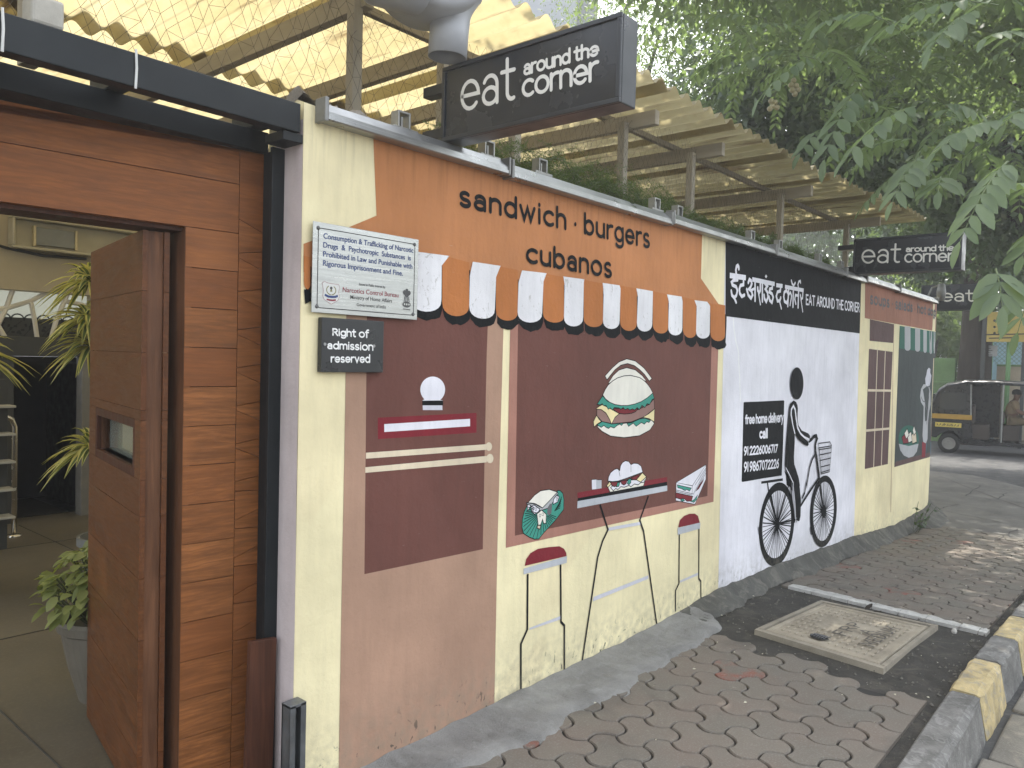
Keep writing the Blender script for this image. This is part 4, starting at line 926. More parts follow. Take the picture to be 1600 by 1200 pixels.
m2 = k.n('MixShader'); m2.inputs[0].default_value = .04; k.l(m1.outputs[0], m2.inputs[1]); k.l(gl.outputs[0], m2.inputs[2]); k.l(m2.outputs[0], k.out.inputs[0])
M_roof = k.m
perg = thing('pergola_roof', 'timber pergola with yellow translucent corrugated roof behind the painted wall', 'pergola', (2, .35, 2.3))
YP = .35
posts = [.80, 1.947, 2.438, 2.930, 3.897, 4.729, 6.258, 7.904]
for i, x in enumerate(posts):
    mb = MB(); a = .023
    mb.box(x-a, x+a, YP-a, YP+a, 2.26 if i else 2.293, 2.895 if i else 3.0)
    if i >= 4:
        for yy in (-.001,): mb.lathe([(0, .008), (.007, .006), (.008, 0)], 8); n = 24; mb.v[-n:] = [(x+u, YP-a-w_, 2.905-.03+v) for u, v, w_ in mb.v[-n:]]
    mb.build('post', M_post, perg, bevel=.003)
for i, x in enumerate([.9, 1.955, 2.52, 3.10, 3.935, 4.767, 6.296, 7.945]):
    ye = [.02, .30, .36, .30, .16, .15, .12, .06][i]; mb = MB(); mb.box(x+.0, x+.045, ye, 5.1, 2.862, 2.945); mb.build('rafter', M_beam, perg, bevel=.003)
for y, w_ in ((.50, .035), (4.2, .05)):
    mb = MB(); mb.box(-1.2, 8.5, y, y+w_, 2.947, 2.982); mb.build('purlin', simple('purlin_timber', (.26, .23, .18), .75, 0, .3, 5, .3, 30, .004, stretch=(.15, 1, 1)), perg, bevel=.003)
PT = .143
def corr(x0, x1, y0, y1, z, ny, tilt=0):
    nx = int((x1-x0)/PT*14); vs = []
    jit = random.uniform(-.012, .012)
    for j in range(ny+1):
        for i in range(nx+1):
            x = x0+(x1-x0)*i/nx; y = y0+jit+(y1-y0)*j/ny
            vs.append((x, y, z+.024*math.sin(2*PI*x/PT)+tilt*(y-y0)))
    m = nx+1
    return MB().add(vs, [(j*m+i, j*m+i+1, (j+1)*m+i+1, (j+1)*m+i) for j in range(ny) for i in range(nx)])
x = -1.4; i = 0
while x < 8.6:
    wdt = .86; x1 = min(x+wdt+.10, 8.75); ye = float(np.interp(x, [0, 4.8, 5.8, 7, 8.4], [.035, .02, -.01, -.10, -.19]))
    corr(x, x1, ye, 1.86, 3.010+.008*(i % 2), 6).build('roof_sheet', M_roof, perg, smooth=True, recalc=False)
    corr(x, x1, 1.72, 3.6, 3.046+.008*(i % 2), 5, .004).build('roof_sheet', M_roof, perg, smooth=True, recalc=False)
    corr(x, x1, 3.45, 5.3, 3.082+.008*(i % 2), 5, .004).build('roof_sheet', M_roof, perg, smooth=True, recalc=False)
    x += wdt; i += 1
# ---------------------------------------------------------------- bird net
mb = MB(); cw, chh = .052, .046; zb, zt_ = 2.29, 2.93; M_net = simple('net_twine', (.06, .05, .035), .8, bump=0)
def netpt(x, z): return (x+.010*math.sin(31*x+17*z)+.012*math.sin(6*x-9*z), YP-.027+.016*math.sin(2.1*x+3*z)+.010*math.sin(7*x), z+.020*math.sin(4.1*x+7*z)+.009*math.sin(23*x+5*z))
def seg(a, b, t=.0007):
    a, b = np.array(a), np.array(b); d = b-a; L = np.linalg.norm(d)
    if L < 1e-5: return
    d /= L; u = np.cross(d, [0, 1, 0]); u /= np.linalg.norm(u); v = np.cross(d, u); o = [u*t, (-u*.5+v*.87)*t, (-u*.5-v*.87)*t]
    mb.add([a+q for q in o]+[b+q for q in o], [(0, 1, 4, 3), (1, 2, 5, 4), (2, 0, 3, 5)])
nx = int((8.4+.6)/cw)
for i in range(nx):
    for j in range(14):
        x = -.6+i*cw+(cw/2 if j % 2 else 0); z = zb+j*chh
        a = netpt(x, z); seg(a, netpt(x+cw/2, z+chh)); seg(a, netpt(x-cw/2, z+chh))
        if (i+j) % 3 == 0: seg(a, netpt(x+cw, z))
tag(mb.build('bird_net', M_net, recalc=False), 'thin diamond mesh bird netting hung between the posts above the wall', 'netting')
# ---------------------------------------------------------------- exhaust blower
M_duct = simple('grey_duct_paint', (.40, .41, .43), .42, .15, .12, 3, .12, 14, .004, dirt=.25)
duct = thing('exhaust_duct', 'grey metal exhaust blower with short open spout pointing down above the sign', 'exhaust duct', (1.98, .0, 2.55))
sp_ = lambda px, py, y=.0: Vector(atY(px, py, y))
cb = sp_(699, 90, -.03); ax = Vector((0.02, -.05, 1)).normalized()
hd = sp_(672, -62, -.02); hax = Vector((-.35, -.94, .0)).normalized()
mb = MB(); R0 = .074
u = ax.cross(Vector((1, 0, 0))).normalized(); v = ax.cross(u)
prof = [(.066, -.0), (.066, .12), (.0, .13)][::-1]; ring = []
outer = [(R0, 0), (R0, .10), (R0*1.03, .15), (R0*1.18, .19), (R0*1.55, .225)]; inner = [(R0*1.5, .225), (R0*.95, .15), (R0*.94, .05), (R0*.94, 0)]
pr = inner+outer; n = 36; pr = [(R0*.94, 0)]+outer
vs = []; pr = inner+outer
vs = [tuple(cb+u*(r*math.cos(2*PI*k_/n))+v*(r*math.sin(2*PI*k_/n))+ax*h) for r, h in pr for k_ in range(n)]
mb.add(vs, [(i*n+k_, i*n+(k_+1) % n, (i+1)*n+(k_+1) % n, (i+1)*n+k_) for i in range(len(pr)-1) for k_ in range(n)])
mb.build('spout', M_duct, duct, smooth=True)
mb = MB(); hu = hax.cross(Vector((0, 0, 1))).normalized(); hv = hax.cross(hu)
RR = .215; pr = [(0, -.13), (RR-.02, -.13), (RR, -.11), (RR, .11), (RR-.02, .13), (.09, .14), (.09, .16), (0, .16)]; n = 48
hc = Vector((1.93, .10, 2.99))
hc = hd
vs = [tuple(hc+hu*(r*math.cos(2*PI*k_/n))+hv*(r*math.sin(2*PI*k_/n))+hax*h) for r, h in pr for k_ in range(n)]
mb.add(vs, [(i*n+k_, i*n+(k_+1) % n, (i+1)*n+(k_+1) % n, (i+1)*n+k_) for i in range(len(pr)-1) for k_ in range(n)]); mb.build('blower_drum', M_duct, duct, smooth=True)
mb = MB(); el = [hd+Vector((-.02, -.02, .06)), sp_(625, -28, -.05), sp_(598, -40, -.02), sp_(560, -70, .05)]
mb.tube(el, [.12, .12, .11, .10], 24); mb.build('inlet_pipe', M_duct, duct, smooth=True)
# ================================================================== ENTRANCE
M_teak = wood('teak_plank', (.36, .134, .040), 0, .46, .42); M_teakv = wood('teak_upright', (.21, .095, .045), 2, .45, .35); M_teakd = wood('dark_teak', (.10, .036, .018), 2, .5); M_paint = simple('black_steel_paint', (.008, .011, .013), .45, 0, .3, 3, .06, 40, .001, spec=.28)
gate = thing('entrance_gate', 'teak plank entrance with open door set in a black steel frame', 'gate', (1.3, .24, 0))
WA = math.atan(.105); wo0 = Vector((1.50, .214, 0)); wd0 = Vector((-math.cos(WA), math.sin(WA), 0)); wn = Vector((-math.sin(WA), -math.cos(WA), 0))
def wf(u, z, o=0.0): return tuple(wo0+wd0*u+wn*o+Vector((0, 0, z)))       # u = distance leftwards from the right edge, o = proud towards the street
def wplank(mb, pts, t=.028, o=0.0):
    n = len(pts); vs = [wf(u, z, o) for u, z in pts]+[wf(u, z, o-t) for u, z in pts]
    cen = np.mean(np.array(pts), 0); g = .0012
    f2 = [(u+(cen[0]-u)*g/ max(.02, abs(cen[0]-u)), z+(cen[1]-z)*g/max(.02, abs(cen[1]-z))) for u, z in pts]
    vs[:n] = [wf(u, z, o) for u, z in f2]
    mb.add(vs, [tuple(range(n))[::-1]]+[(i, (i+1) % n, n+(i+1) % n, n+i) for i in range(n)])
def wpx(px, py):            # pixel on the wooden front
    r_ = ray(px, py); a = np.array([[wd0.x, -r_[0]], [wd0.y, -r_[1]]]); u_, t_ = np.linalg.solve(a, CAM[:2]-np.array(wo0[:2])); return u_, CAM[2]+t_*r_[2]
uj = wpx(288, 500)[0]; zh = wpx(285, 353)[1]; zt1 = 2.167; uw = wpx(371, 500)[0]
# header boards
mb = MB(); zm = wpx(200, 257)[1]
wplank(mb, [(uw, zm), (2.6, zm), (2.6, zt1), (0, zt1), (0, zm+.12), (uw, zm+.14)])
wplank(mb, [(uj*.0+uw, zh), (2.6, zh), (2.6, zm), (uw, zm)])
mb.build('header_panel', M_teak, gate)
# right-hand panel: boards with dovetail ends
mb = MB(); step = .128; nb = 16; z = zh; zb_ = [zh-step*i for i in range(nb)]
tails = []
for i in range(nb-1):
    za, zc = zb_[i], max(.0, zb_[i+1]); o = random.uniform(-.0012, .0012)
    wplank(mb, [(uw, zc), (uj, zc), (uj, za), (uw, za)], .028, o)
    zz = zb_[i]-.02; dt = [(uw, zz+.068), (uw, zz-.045), (.0, zz-.028), (.0, zz+.022)] if i < 7 else [(uw, zz+.05), (uw, zz-.05), (.0, zz-.01), (.0, zz+.045)]
    wplank(mb, dt, .028, random.uniform(-.001, .001)); tails.append(dt)
dts = sorted(tails, key=lambda d: -d[0][1])
prev = (zm+.14, zm+.12)
for d in dts:
    wplank(mb, [(uw, d[0][1]), (0, d[3][1]), (0, prev[1]), (uw, prev[0])], .028, random.uniform(-.001, .001)); prev = (d[1][1], d[2][1])
wplank(mb, [(uw, -.01), (0, -.01), (0, prev[1]), (uw, prev[0])])
mb.build('side_panel', M_teak, gate)
mb = MB(); mb.add([wf(uj, 0, -.002), wf(uj, zh, -.002), wf(uj, zh, -.15), wf(uj, 0, -.15), wf(uj-.022, 0, -.002), wf(uj-.022, zh, -.002), wf(uj-.022, zh, -.15), wf(uj-.022, 0, -.15)], [(0, 1, 2, 3), (4, 7, 6, 5), (0, 4, 5, 1), (3, 2, 6, 7), (1, 5, 6, 2)])
mb.build('door_jamb', M_teakv, gate)
mb = MB(); wv = [wf(u, z, o) for z in (zh-.012, zh+.03) for o in (-.029, -.16) for u in (uj-.03, 2.6)]; mb.add(wv, [(0, 2, 3, 1), (4, 5, 7, 6), (0, 1, 5, 4), (2, 6, 7, 3), (0, 4, 6, 2), (1, 3, 7, 5)])
mb.build('door_head', M_teakd, gate)
mb = MB(); wv = [wf(u, z, o) for z in (0, zt1) for o in (-.03, -.06) for u in (0, uj-.03)]; mb.add(wv, [(0, 2, 3, 1), (4, 5, 7, 6), (0, 1, 5, 4), (2, 6, 7, 3), (0, 4, 6, 2), (1, 3, 7, 5)]); mb.build('panel_backing', M_teakd, gate)
mb = MB(); mb.box(1.432, 1.479, .098, .112, 0, 2.168); mb.box(1.462, 1.479, .1121, .20, 0, 2.167); mb.build('steel_post', M_paint, gate, bevel=.002)
bz0, bz1 = 2.2, 2.292
mb = MB(); mb.box(-1.4, 1.462, -.012, .04, bz0, bz1); mb.build('steel_beam', M_paint, gate, bevel=.003)
mb = MB(); mb.box(1.405, 1.478, -.003, .10, 2.17, 2.199); mb.build('steel_plate', M_paint, gate, bevel=.002)
mb = MB(); mb.box(-1.4, 1.478, .195, .34, 2.168, 2.238); mb.build('steel_beam', M_paint, gate, bevel=.003)
for x in (-.4, .30, .945, 1.40):
    mb = MB(); mb.box(x, x+.055, .041, .30, bz0+.002 if False else 2.2385, bz1-.004); mb.build('cross_member', M_paint, gate, bevel=.002)
cbk = atY(66, 44, .03); mb = MB(); mb.box(cbk[0]-.035, cbk[0]+.04, -.005, .07, 2.293, 2.365); tag(mb.build('concrete_block', simple('pale_concrete', (.40, .38, .33), .85, 0, .15, 12, .4, 40, .004), bevel=.008), 'small pale concrete block lying on the black beam beside a post', 'block')
for px_, wh_ in ((212, 'middle'), (3, 'left end')):
    a_ = atY(px_, 120, -.014); mb = MB(); mb.tube([(a_[0], -.0145, 2.30), (a_[0]+.002, -.0148, 2.25), (a_[0], -.014, 2.196)], .0035, 6); tag(mb.build('cable_tie', simple('white_nylon', (.6, .6, .57), .5, bump=0)), 'thin white tie on the black overhead beam, at its '+wh_, 'cable tie', 'white ties on the black beam')
# kick board leaning at the foot of the steel post
mb = MB(); a, b = wpx(400, 1003), wpx(434, 998)
mb.add([(1.36, .085, 0), (1.452, .07, 0), (1.462, .07, .545), (1.372, .085, .55), (1.36, .103, 0), (1.452, .088, 0), (1.462, .088, .545), (1.372, .103, .55)], [(0, 1, 2, 3), (7, 6, 5, 4), (0, 4, 5, 1), (1, 5, 6, 2), (2, 6, 7, 3), (3, 7, 4, 0)]); tag(mb.build('loose_board', M_teakd, bevel=.003), 'short dark plank standing against the black post at its foot', 'board')
# the open leaf
LD = Vector((.186, .983, 0)).normalized(); LN = Vector((-.983, .186, 0)).normalized(); L0 = Vector((1.192, .300, 0)); LT = .081; LL = .80; LH0, LH1 = .015, 1.872
def lf(t, n_, z): return tuple(L0+LD*t+LN*n_+Vector((0, 0, z)))
door = MB(); door_core = door
wv = [lf(t, n_, z) for z in (LH0, LH1) for n_ in (.016, LT-.016) for t in (.004, LL)]; BOXF = [(0, 2, 3, 1), (4, 5, 7, 6), (0, 1, 5, 4), (2, 6, 7, 3), (0, 4, 6, 2), (1, 3, 7, 5)]
sl0, sl1, sz0, sz1 = .095, .66, 1.108, 1.238           # viewing slot cut through the leaf
for ta, tb, za, zc in ((.004, sl0, LH0, LH1), (sl1, LL, LH0, LH1), (sl0, sl1, LH0, sz0), (sl0, sl1, sz1, LH1)):
    door.add([lf(t, n_, z) for z in (za, zc) for n_ in (.0165, LT-.0165) for t in (max(ta, .014), tb)], BOXF)
dobj = door.build('door', M_teakv, gate)
mb = MB()
zs_ = [LH1, 1.68, 1.485, 1.30]+[sz1+.03]+[sz0-.03]+[.96, .76, .56, .36, .18, LH0]
for side in (LT-.016, 0):
    for i in range(len(zs_)-1):
        za, zc = zs_[i], zs_[i+1]; parts = [(0, LL)] if not (zc < sz1 and za > sz0) else [(0, sl0-.02), (sl1+.02, LL)]
        for ta, tb in parts: mb.add([lf(t, n_, z) for z in (zc+.0007, za-.0007) for n_ in (side, side+.016) for t in (ta, tb)], BOXF)
mb.build('cladding', wood('teak_door', (.165, .060, .019), 1, .36, .6), dobj)
mb = MB()                                                # chamfered slot lining
for ta, tb, za, zc in ((sl0-.02, sl0, sz0-.03, sz1+.03), (sl1, sl1+.02, sz0-.03, sz1+.03), (sl0, sl1, sz0-.03, sz0), (sl0, sl1, sz1, sz1+.03)): mb.add([lf(t, n_, z) for z in (za, zc) for n_ in (.001, LT+.001) for t in (ta, tb)], BOXF)
mb.build('slot_frame', M_teakd, dobj, bevel=.002)
k = NT('slot_glass'); pg = k.principled((.7, .8, .75), .05); pg.inputs['Transmission Weight'].default_value = .85; M_glass = k.m
mb = MB(); mb.add([lf(t, n_, z) for z in (sz0, sz1) for n_ in (.03, .036) for t in (sl0, sl1)], BOXF); mb.build('slot_glass', M_glass, dobj)
# steel channel stood at the wall end
mb = MB(); x0, x1 = 1.43, 1.49
for a in ((x0, x0+.008, -.06, -.012), (x1-.008, x1, -.06, -.012), (x0, x1, -.020, -.012), (x0, x0+.02, -.062, -.056), (x1-.02, x1, -.062, -.056)): mb.box(*a, 0, .36)
mb.box(x0, x1, -.062, -.012, .352, .362)
tag(mb.build('steel_channel', simple('scuffed_zinc', (.14, .15, .16), .45, .6, .35, 10, .2, 40, .002, dirt=.4), bevel=.001), 'short scuffed metal channel fixed upright at the foot of the wall end', 'metal channel')
# ================================================================== FOLIAGE TOOLS
def leaf_mat(name, c1, c2, trans=.42, gloss=.05, rough=.4):
    k = NT(name); isl = k.n('NewGeometry').outputs['Random Per Island']; p = k.pos()
    c = k.mix(k.ramp(isl, .1, .9), c1, c2)
    c = k.mix(k.math('MULTIPLY', k.ramp(k.noise(p, 1.3, 3), .4, .7), .4), c, tuple(x*.6 for x in c1))
    d = k.n('BsdfDiffuse'); t = k.n('BsdfTranslucent'); g = k.n('BsdfGlossy'); g.inputs['Roughness'].default_value = rough
    k.l(c, d.inputs[0]); tc = k.mix(.65, c, (c2[0]*1.6, c2[1]*1.7, c2[2]*.6)); k.l(tc, t.inputs[0])
    m1 = k.n('MixShader'); m1.inputs[0].default_value = trans; k.l(d.outputs[0], m1.inputs[1]); k.l(t.outputs[0], m1.inputs[2])
    m2 = k.n('MixShader'); m2.inputs[0].default_value = gloss; k.l(m1.outputs[0], m2.inputs[1]); k.l(g.outputs[0], m2.inputs[2])
    k.l(m2.outputs[0], k.out.inputs[0]); return k.m
M_lf_near = leaf_mat('gooseberry_leaf', (.095, .14, .085), (.165, .22, .13), .5, .03, .45)
M_lf_dark = leaf_mat('dense_leaf', (.056, .09, .054), (.105, .15, .085), .35, .05)
M_lf_fine = leaf_mat('fine_leaf', (.07, .11, .045), (.13, .175, .075), .5, .03)
M_lf_far = leaf_mat('far_leaf', (.035, .075, .025), (.085, .15, .045), .4, .04)
M_bark = simple('bark', (.052, .043, .034), .9, 0, .4, 4, .8, 14, .03, stretch=(1, 1, .25), spec=.2)
def quick_mesh(name, V, F, mats, parent, smooth=False, mi=None):
    me = bpy.data.meshes.new(name); V = np.asarray(V, dtype=np.float32); F = np.asarray(F, dtype=np.int32)
    k_ = F.shape[1]; me.vertices.add(len(V)); me.vertices.foreach_set('co', V.ravel()); me.loops.add(F.size); me.loops.foreach_set('vertex_index', F.ravel())
    me.polygons.add(len(F)); me.polygons.foreach_set('loop_start', np.arange(0, F.size, k_, dtype=np.int32)); me.polygons.foreach_set('loop_total', np.full(len(F), k_, dtype=np.int32))
    for m in (mats if isinstance(mats, list) else [mats]): me.materials.append(m)
    if mi is not None: me.polygons.foreach_set('material_index', np.asarray(mi, dtype=np.int32))
    me.update(calc_edges=True); me.validate()
    if smooth: me.polygons.foreach_set('use_smooth', [True]*len(me.polygons))
    o = bpy.data.objects.new(name, me); COL.objects.link(o)
    if parent is not None:
        o.parent = parent; o.matrix_parent_inverse = Matrix.Identity(4) if parent in LOCAL else Matrix.Translation(parent.location).inverted()
    return o
def unit(a): return a/np.maximum(np.linalg.norm(a, axis=-1, keepdims=True), 1e-9)
def crown(name, blobs, size, mat, parent, aspect=.5, clump=.32, flat=.6, per=55):
    Vs = []; 
    for (c_, r_, n) in blobs:
        nc = max(3, n//per); u = unit(rng.normal(size=(nc, 3)))*(rng.uniform(.15, 1, (nc, 1))**.45); cc = np.array(c_)+u*np.array(r_)
        idx = rng.integers(0, nc, n); sg = clump*rng.uniform(.5, 1.4, (nc, 1))[idx]
        P = cc[idx]+rng.normal(size=(n, 3))*sg*np.array([1, 1, .62])
        d = unit(unit(P-cc[idx])*.6+rng.normal(size=(n, 3))*.7+np.array([0, 0, -.45])); nn = unit(rng.normal(size=(n, 3))*(1-flat)+np.array([0, 0, 1])*flat+d*.1)
        sd = unit(np.cross(d, nn)); up = np.cross(sd, d); s = size*rng.uniform(.6, 1.35, (n, 1)); wv_ = s*aspect*.5
        Vs.append(np.stack([P, P+d*s*.45+sd*wv_+up*s*.08, P+d*s, P+d*s*.45-sd*wv_+up*s*.08], 1))
    V = np.concatenate(Vs).reshape(-1, 3); F = np.arange(len(V)).reshape(-1, 4); return quick_mesh(name, V, F, mat, parent)
LP = np.array([0, .28, .62, .86, 1.0]); LW = np.array([.10, .86, .95, .55, .0])
def leaflet(base, d, nrm, L, wd, droop=.25):
    """ovate leaflet folded along its midrib; returns verts, quads"""
    d = d/np.linalg.norm(d); s = np.cross(d, nrm); s = s/np.linalg.norm(s); up = np.cross(s, d); vs = []
    for t, w_ in zip(LP, LW):
        c_ = base+d*L*t-np.array([0, 0, 1])*droop*L*t*t+up*.02*L
        e = w_*wd*.5; vs += [c_-s*e+up*e*.28, c_, c_+s*e+up*e*.28]
    fs = []
    for i in range(4):
        a = 3*i; fs += [(a, a+1, a+4, a+3), (a+1, a+2, a+5, a+4)]
    return vs, fs
def compound(A, B, n, L, V, F, St=None, nrm=None, sag=.12):
    """pinnate leaf along A->B with n pairs of leaflets and one at the tip"""
    A, B = np.array(A, float), np.array(B, float); Ln = np.linalg.norm(B-A); pts = []
    for i in range(n+2): t = i/(n+1); pts.append(A+(B-A)*t+np.array([0, 0, 1])*sag*Ln*4*t*(1-t))
    if St is not None: St.tube(pts, [.0035*(1-.6*i/(n+1)) for i in range(n+2)], 5)
    up0 = np.array([0, 0, 1.0]) if nrm is None else np.array(nrm, float)
    for i in range(1, n+2):
        t = pts[min(i+1, n+1)]-pts[i-1]; t = t/np.linalg.norm(t); s = np.cross(t, up0); s = s/max(np.linalg.norm(s), 1e-6); up = np.cross(s, t)
        sc = L*(.72+.28*math.sin(PI*min(1, i/(n+.5))))*random.uniform(.88, 1.1)
        for sg in ((-1, 1) if i <= n else (0,)):
            d = t*(.55 if sg else 1)+s*sg*.95+np.array([0, 0, -.32])+np.random.default_rng(int(1e6*abs(pts[i][0]))%99999).normal(size=3)*.10
            vs, fs = leaflet(pts[i], d, up+rng.normal(size=3)*.18, sc, sc*.42, random.uniform(.12, .38)); o = len(V); V += vs; F += [tuple(q+o for q in f) for f in fs]
# ================================================================== FERNS ON THE WALL TOP
trough = MB(); trough.box(2.5, 7.2, .10, .19, 2.28, 2.335)
tag(trough.build('planter_trough', simple('dark_trough', (.05, .045, .04), .8), bevel=.004), 'long narrow dark planter trough on the wall top holding the ferns', 'planter')
M_fern = leaf_mat('asparagus_fern', (.055, .095, .03), (.12, .17, .055), .4, .02); M_fstem = simple('fern_stem', (.06, .07, .025), .8, bump=0)
fx_ = [(2.55, .18, 'just below the nearest hanging sign'), (2.95, .25, 'left of the post after the hanging sign'), (3.3, .32, 'between the two posts over the word burgers, left'), (3.65, .30, 'by the post over the word burgers'), (4.1, .22, 'between posts over the awning end'), (4.55, .24, 'near the post at the awning end'), (5.1, .22, 'above the left half of the black heading'), (5.6, .20, 'above the middle of the black heading'), (6.15, .18, 'by the post over the black heading'), (6.65, .16, 'left of the second hanging sign')]
for x, h, where in fx_:
    h *= 1.45
    t = thing('asparagus_fern', 'wispy fern on the wall top '+where, 'fern', (x, .15, 2.33), group='ferns on the wall top')
    V = []; st = MB()
    for _ in range(int(30*h/.25)+14):
        a = random.uniform(0, 2*PI); L = h*random.uniform(.6, 1.35); d = np.array([math.cos(a)*.9, abs(math.sin(a))*.30-.035, random.uniform(.25, 1.1)]); b = np.array([x+random.uniform(-.16, .16), .145+random.uniform(-.03, .03), 2.33]); pts = []
        for i in range(9): t_ = i/8; pts.append(b+d*L*t_+np.array([0, 0, -.75*L*t_*t_*random.uniform(.9, 1.1)]))
        st.tube(pts, .0012, 3)
        for i in range(2, 9):
            for sg in (-1, 1):
                for f in range(3):
                    q = pts[i]*.5+pts[i-1]*.5 if f == 1 else pts[i]; sd = unit(np.cross(pts[i]-pts[i-1], rng.normal(size=3)))*sg; l_ = .045*(1.2-i/10)*random.uniform(.6, 1.3)
                    br = sd*l_+unit(pts[i]-pts[i-1])*l_*.5; nn = unit(np.cross(br, rng.normal(size=3)))
                    for m in range(4):
                        bb = q+br*(m/4); n2 = unit(rng.normal(size=3)+unit(br)*.8); V += [bb, bb+n2*.008+nn*.0018, bb+n2*.016, bb+n2*.008-nn*.0018]
    V = np.array(V); quick_mesh('fronds', V, np.arange(len(V)).reshape(-1, 4), M_fern, t); st.build('stems', M_fstem, t, recalc=False)
# weed at the foot of the wall
V = []; F = []; st = MB(); wb = np.array([8.98, -.12, gz(9)])
for i in range(7):
    a = wb+np.array([random.uniform(-.05, .05), random.uniform(-.04, .02), 0]); tip = a+np.array([random.uniform(-.12, .12), random.uniform(-.16, 0), random.uniform(.10, .34)]); st.tube([a, (a+tip)/2+np.array([0, 0, .02]), tip], .002, 4)
    for j in range(6):
        q = a+(tip-a)*random.uniform(.3, 1); vs, fs = leaflet(q, rng.normal(size=3)+np.array([0, -.3, .3]), np.array([0, 0, 1.]), .05, .03); o = len(V); V += vs; F += [tuple(u_+o for u_ in f) for f in fs]
t = thing('weed', 'small dark weed sprouting where the wall meets the pavement near the corner', 'weed', tuple(wb)); quick_mesh('leaves', V, F, M_lf_dark, t); st.build('stems', M_fstem, t, recalc=False)
# ================================================================== COURTYARD BEHIND THE GATE
M_bw = simple('beige_plaster', (.40, .345, .245), .8, 0, .08, 2, .3, 20, .004, dirt=.12); M_dk = simple('charcoal_paint', (.035, .037, .037), .6, 0, .2, 4); M_col = simple('grey_column_paint', (.17, .165, .155), .7)
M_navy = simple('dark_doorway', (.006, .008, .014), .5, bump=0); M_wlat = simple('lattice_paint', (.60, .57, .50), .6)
yb = 5.2; bx = lambda px, py: atY(px, py, yb)
d0, d1 = bx(22, 700)[0], bx(125, 700)[0]; zd = bx(70, 557)[2]; zl0, zl1 = bx(70, 527)[2], bx(70, 456)[2]
rest = thing('restaurant_building', 'beige restaurant front behind the gate with dark doorway and branch lattice', 'building', (d0, yb, 0))
mb = MB(); mb.box(-2.5, 9.5, yb, yb+.2, zl1, 3.3); mb.box(-2.5, d0-.35, yb, yb+.2, 0, zl1); mb.box(d1+.12, 9.5, yb, yb+.2, 0, zl1); mb.build('wall', M_bw, rest)
mb = MB(); mb.box(d0-.35, d1+.12, yb-.02, yb+.12, zd, zl0); mb.build('door_lintel', M_dk, rest, bevel=.004)
mb = MB(); mb.box(d1, d1+.119, yb-.03, yb+.1, 0, zd-.001); mb.build('column', M_col, rest, bevel=.006)
mb = MB(); mb.box(d0-.34, d0, yb+.01, yb+.1, .0, zd-.001); mb.build('column', M_dk, rest, bevel=.004)
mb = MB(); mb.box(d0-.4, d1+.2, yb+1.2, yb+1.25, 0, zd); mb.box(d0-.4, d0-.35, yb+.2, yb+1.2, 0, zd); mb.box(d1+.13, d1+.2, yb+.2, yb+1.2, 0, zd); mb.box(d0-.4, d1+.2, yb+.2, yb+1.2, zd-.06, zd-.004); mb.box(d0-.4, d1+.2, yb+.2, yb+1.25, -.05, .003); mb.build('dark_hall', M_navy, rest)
mb = MB(); mb.box(d0+.02, d1-.02, yb+.2, yb+1.1, .006, .012); mb.build('door_mat', simple('dark_mat', (.012, .012, .013), .95), rest)
mb = MB(); zm_ = zl0+(zl1-zl0)*.42; mb.box(d0-.35, d1+.12, yb+.17, yb+.19, zl0, zm_); mb.build('patterned_band', simple('dark_band', (.05, .052, .05), .6), rest)
mb = MB(); mb.box(d0-.35, d1+.12, yb+.20, yb+.22, zm_-.1, zl1); k = NT('frosted_glazing'); d_ = k.n('BsdfDiffuse'); t_ = k.n('BsdfTranslucent'); d_.inputs[0].default_value = (.6, .62, .54, 1); t_.inputs[0].default_value = (.30, .31, .26, 1); m_ = k.n('MixShader'); m_.inputs[0].default_value = .6
k.l(d_.outputs[0], m_.inputs[1]); k.l(t_.outputs[0], m_.inputs[2]); k.l(m_.outputs[0], k.out.inputs[0]); mb = MB(); mb.add([(d0-.35, yb+.2, zm_-.1), (d1+.12, yb+.2, zm_-.1), (d1+.12, yb+.2, zl1), (d0-.35, yb+.2, zl1)], [(0, 1, 2, 3)])
mb.build('pale_glazing', k.m, rest)
pp = Paint(lambda a, b, o: (a, yb+.169-o, b), .0005); xa = d0-.35
for i in range(60):
    x = xa+random.uniform(0, d1-xa+.1); z = zl0+random.uniform(.03, zm_-zl0-.04); a = random.uniform(0, PI); r_ = .014
    pp.poly(M_navy, [(x+r_*math.cos(a+t)*(1 if abs(math.cos(t)) > .5 else .55), z+r_*math.sin(a+t)*(1 if abs(math.cos(t)) > .5 else .55)) for t in np.linspace(0, 2*PI, 9)[:-1]])
for i in range(7): x = xa+.05+i*.14; pp.stroke(M_navy, [(x, zl0+.01), (x+.05, zl0+.07), (x+.12, zm_-.03)], .005)
for i in range(9): x = xa+.02+i*.1; pp.stroke(M_navy, [(x+.05*math.cos(t), zm_-.02+.05*math.sin(t)) for t in np.linspace(0, PI, 9)], .012)
pp.build('leaf_pattern', rest)
mb = MB()
def lat(*pts):
    for a, b in zip(pts, pts[1:]): A, B = bx(*a), bx(*b); A[1] = B[1] = yb+.06; mb.tube([A, B], .020, 6)
lat((-60, 500), (14, 480), (24, 452)); lat((14, 480), (0, 508), (12, 528)); lat((12, 482), (52, 470), (86, 452)); lat((52, 470), (58, 500), (62, 528)); lat((105, 470), (92, 500), (84, 528)); lat((105, 470), (112, 452)); lat((105, 470), (150, 480)); lat((-60, 470), (0, 508))
mb.build('branch_lattice', M_wlat, rest)
a0, a1 = bx(12, 395), bx(12, 345); unit_box = thing('wall_unit', 'shallow beige box unit with grey panel high on the courtyard wall', 'wall box', (a0[0], yb, a0[2]))
x0, x1, z0, z1 = a0[0], a0[0]+1.25, bx(12, 388)[2], bx(12, 341)[2]+.02
mb = MB(); f = .022
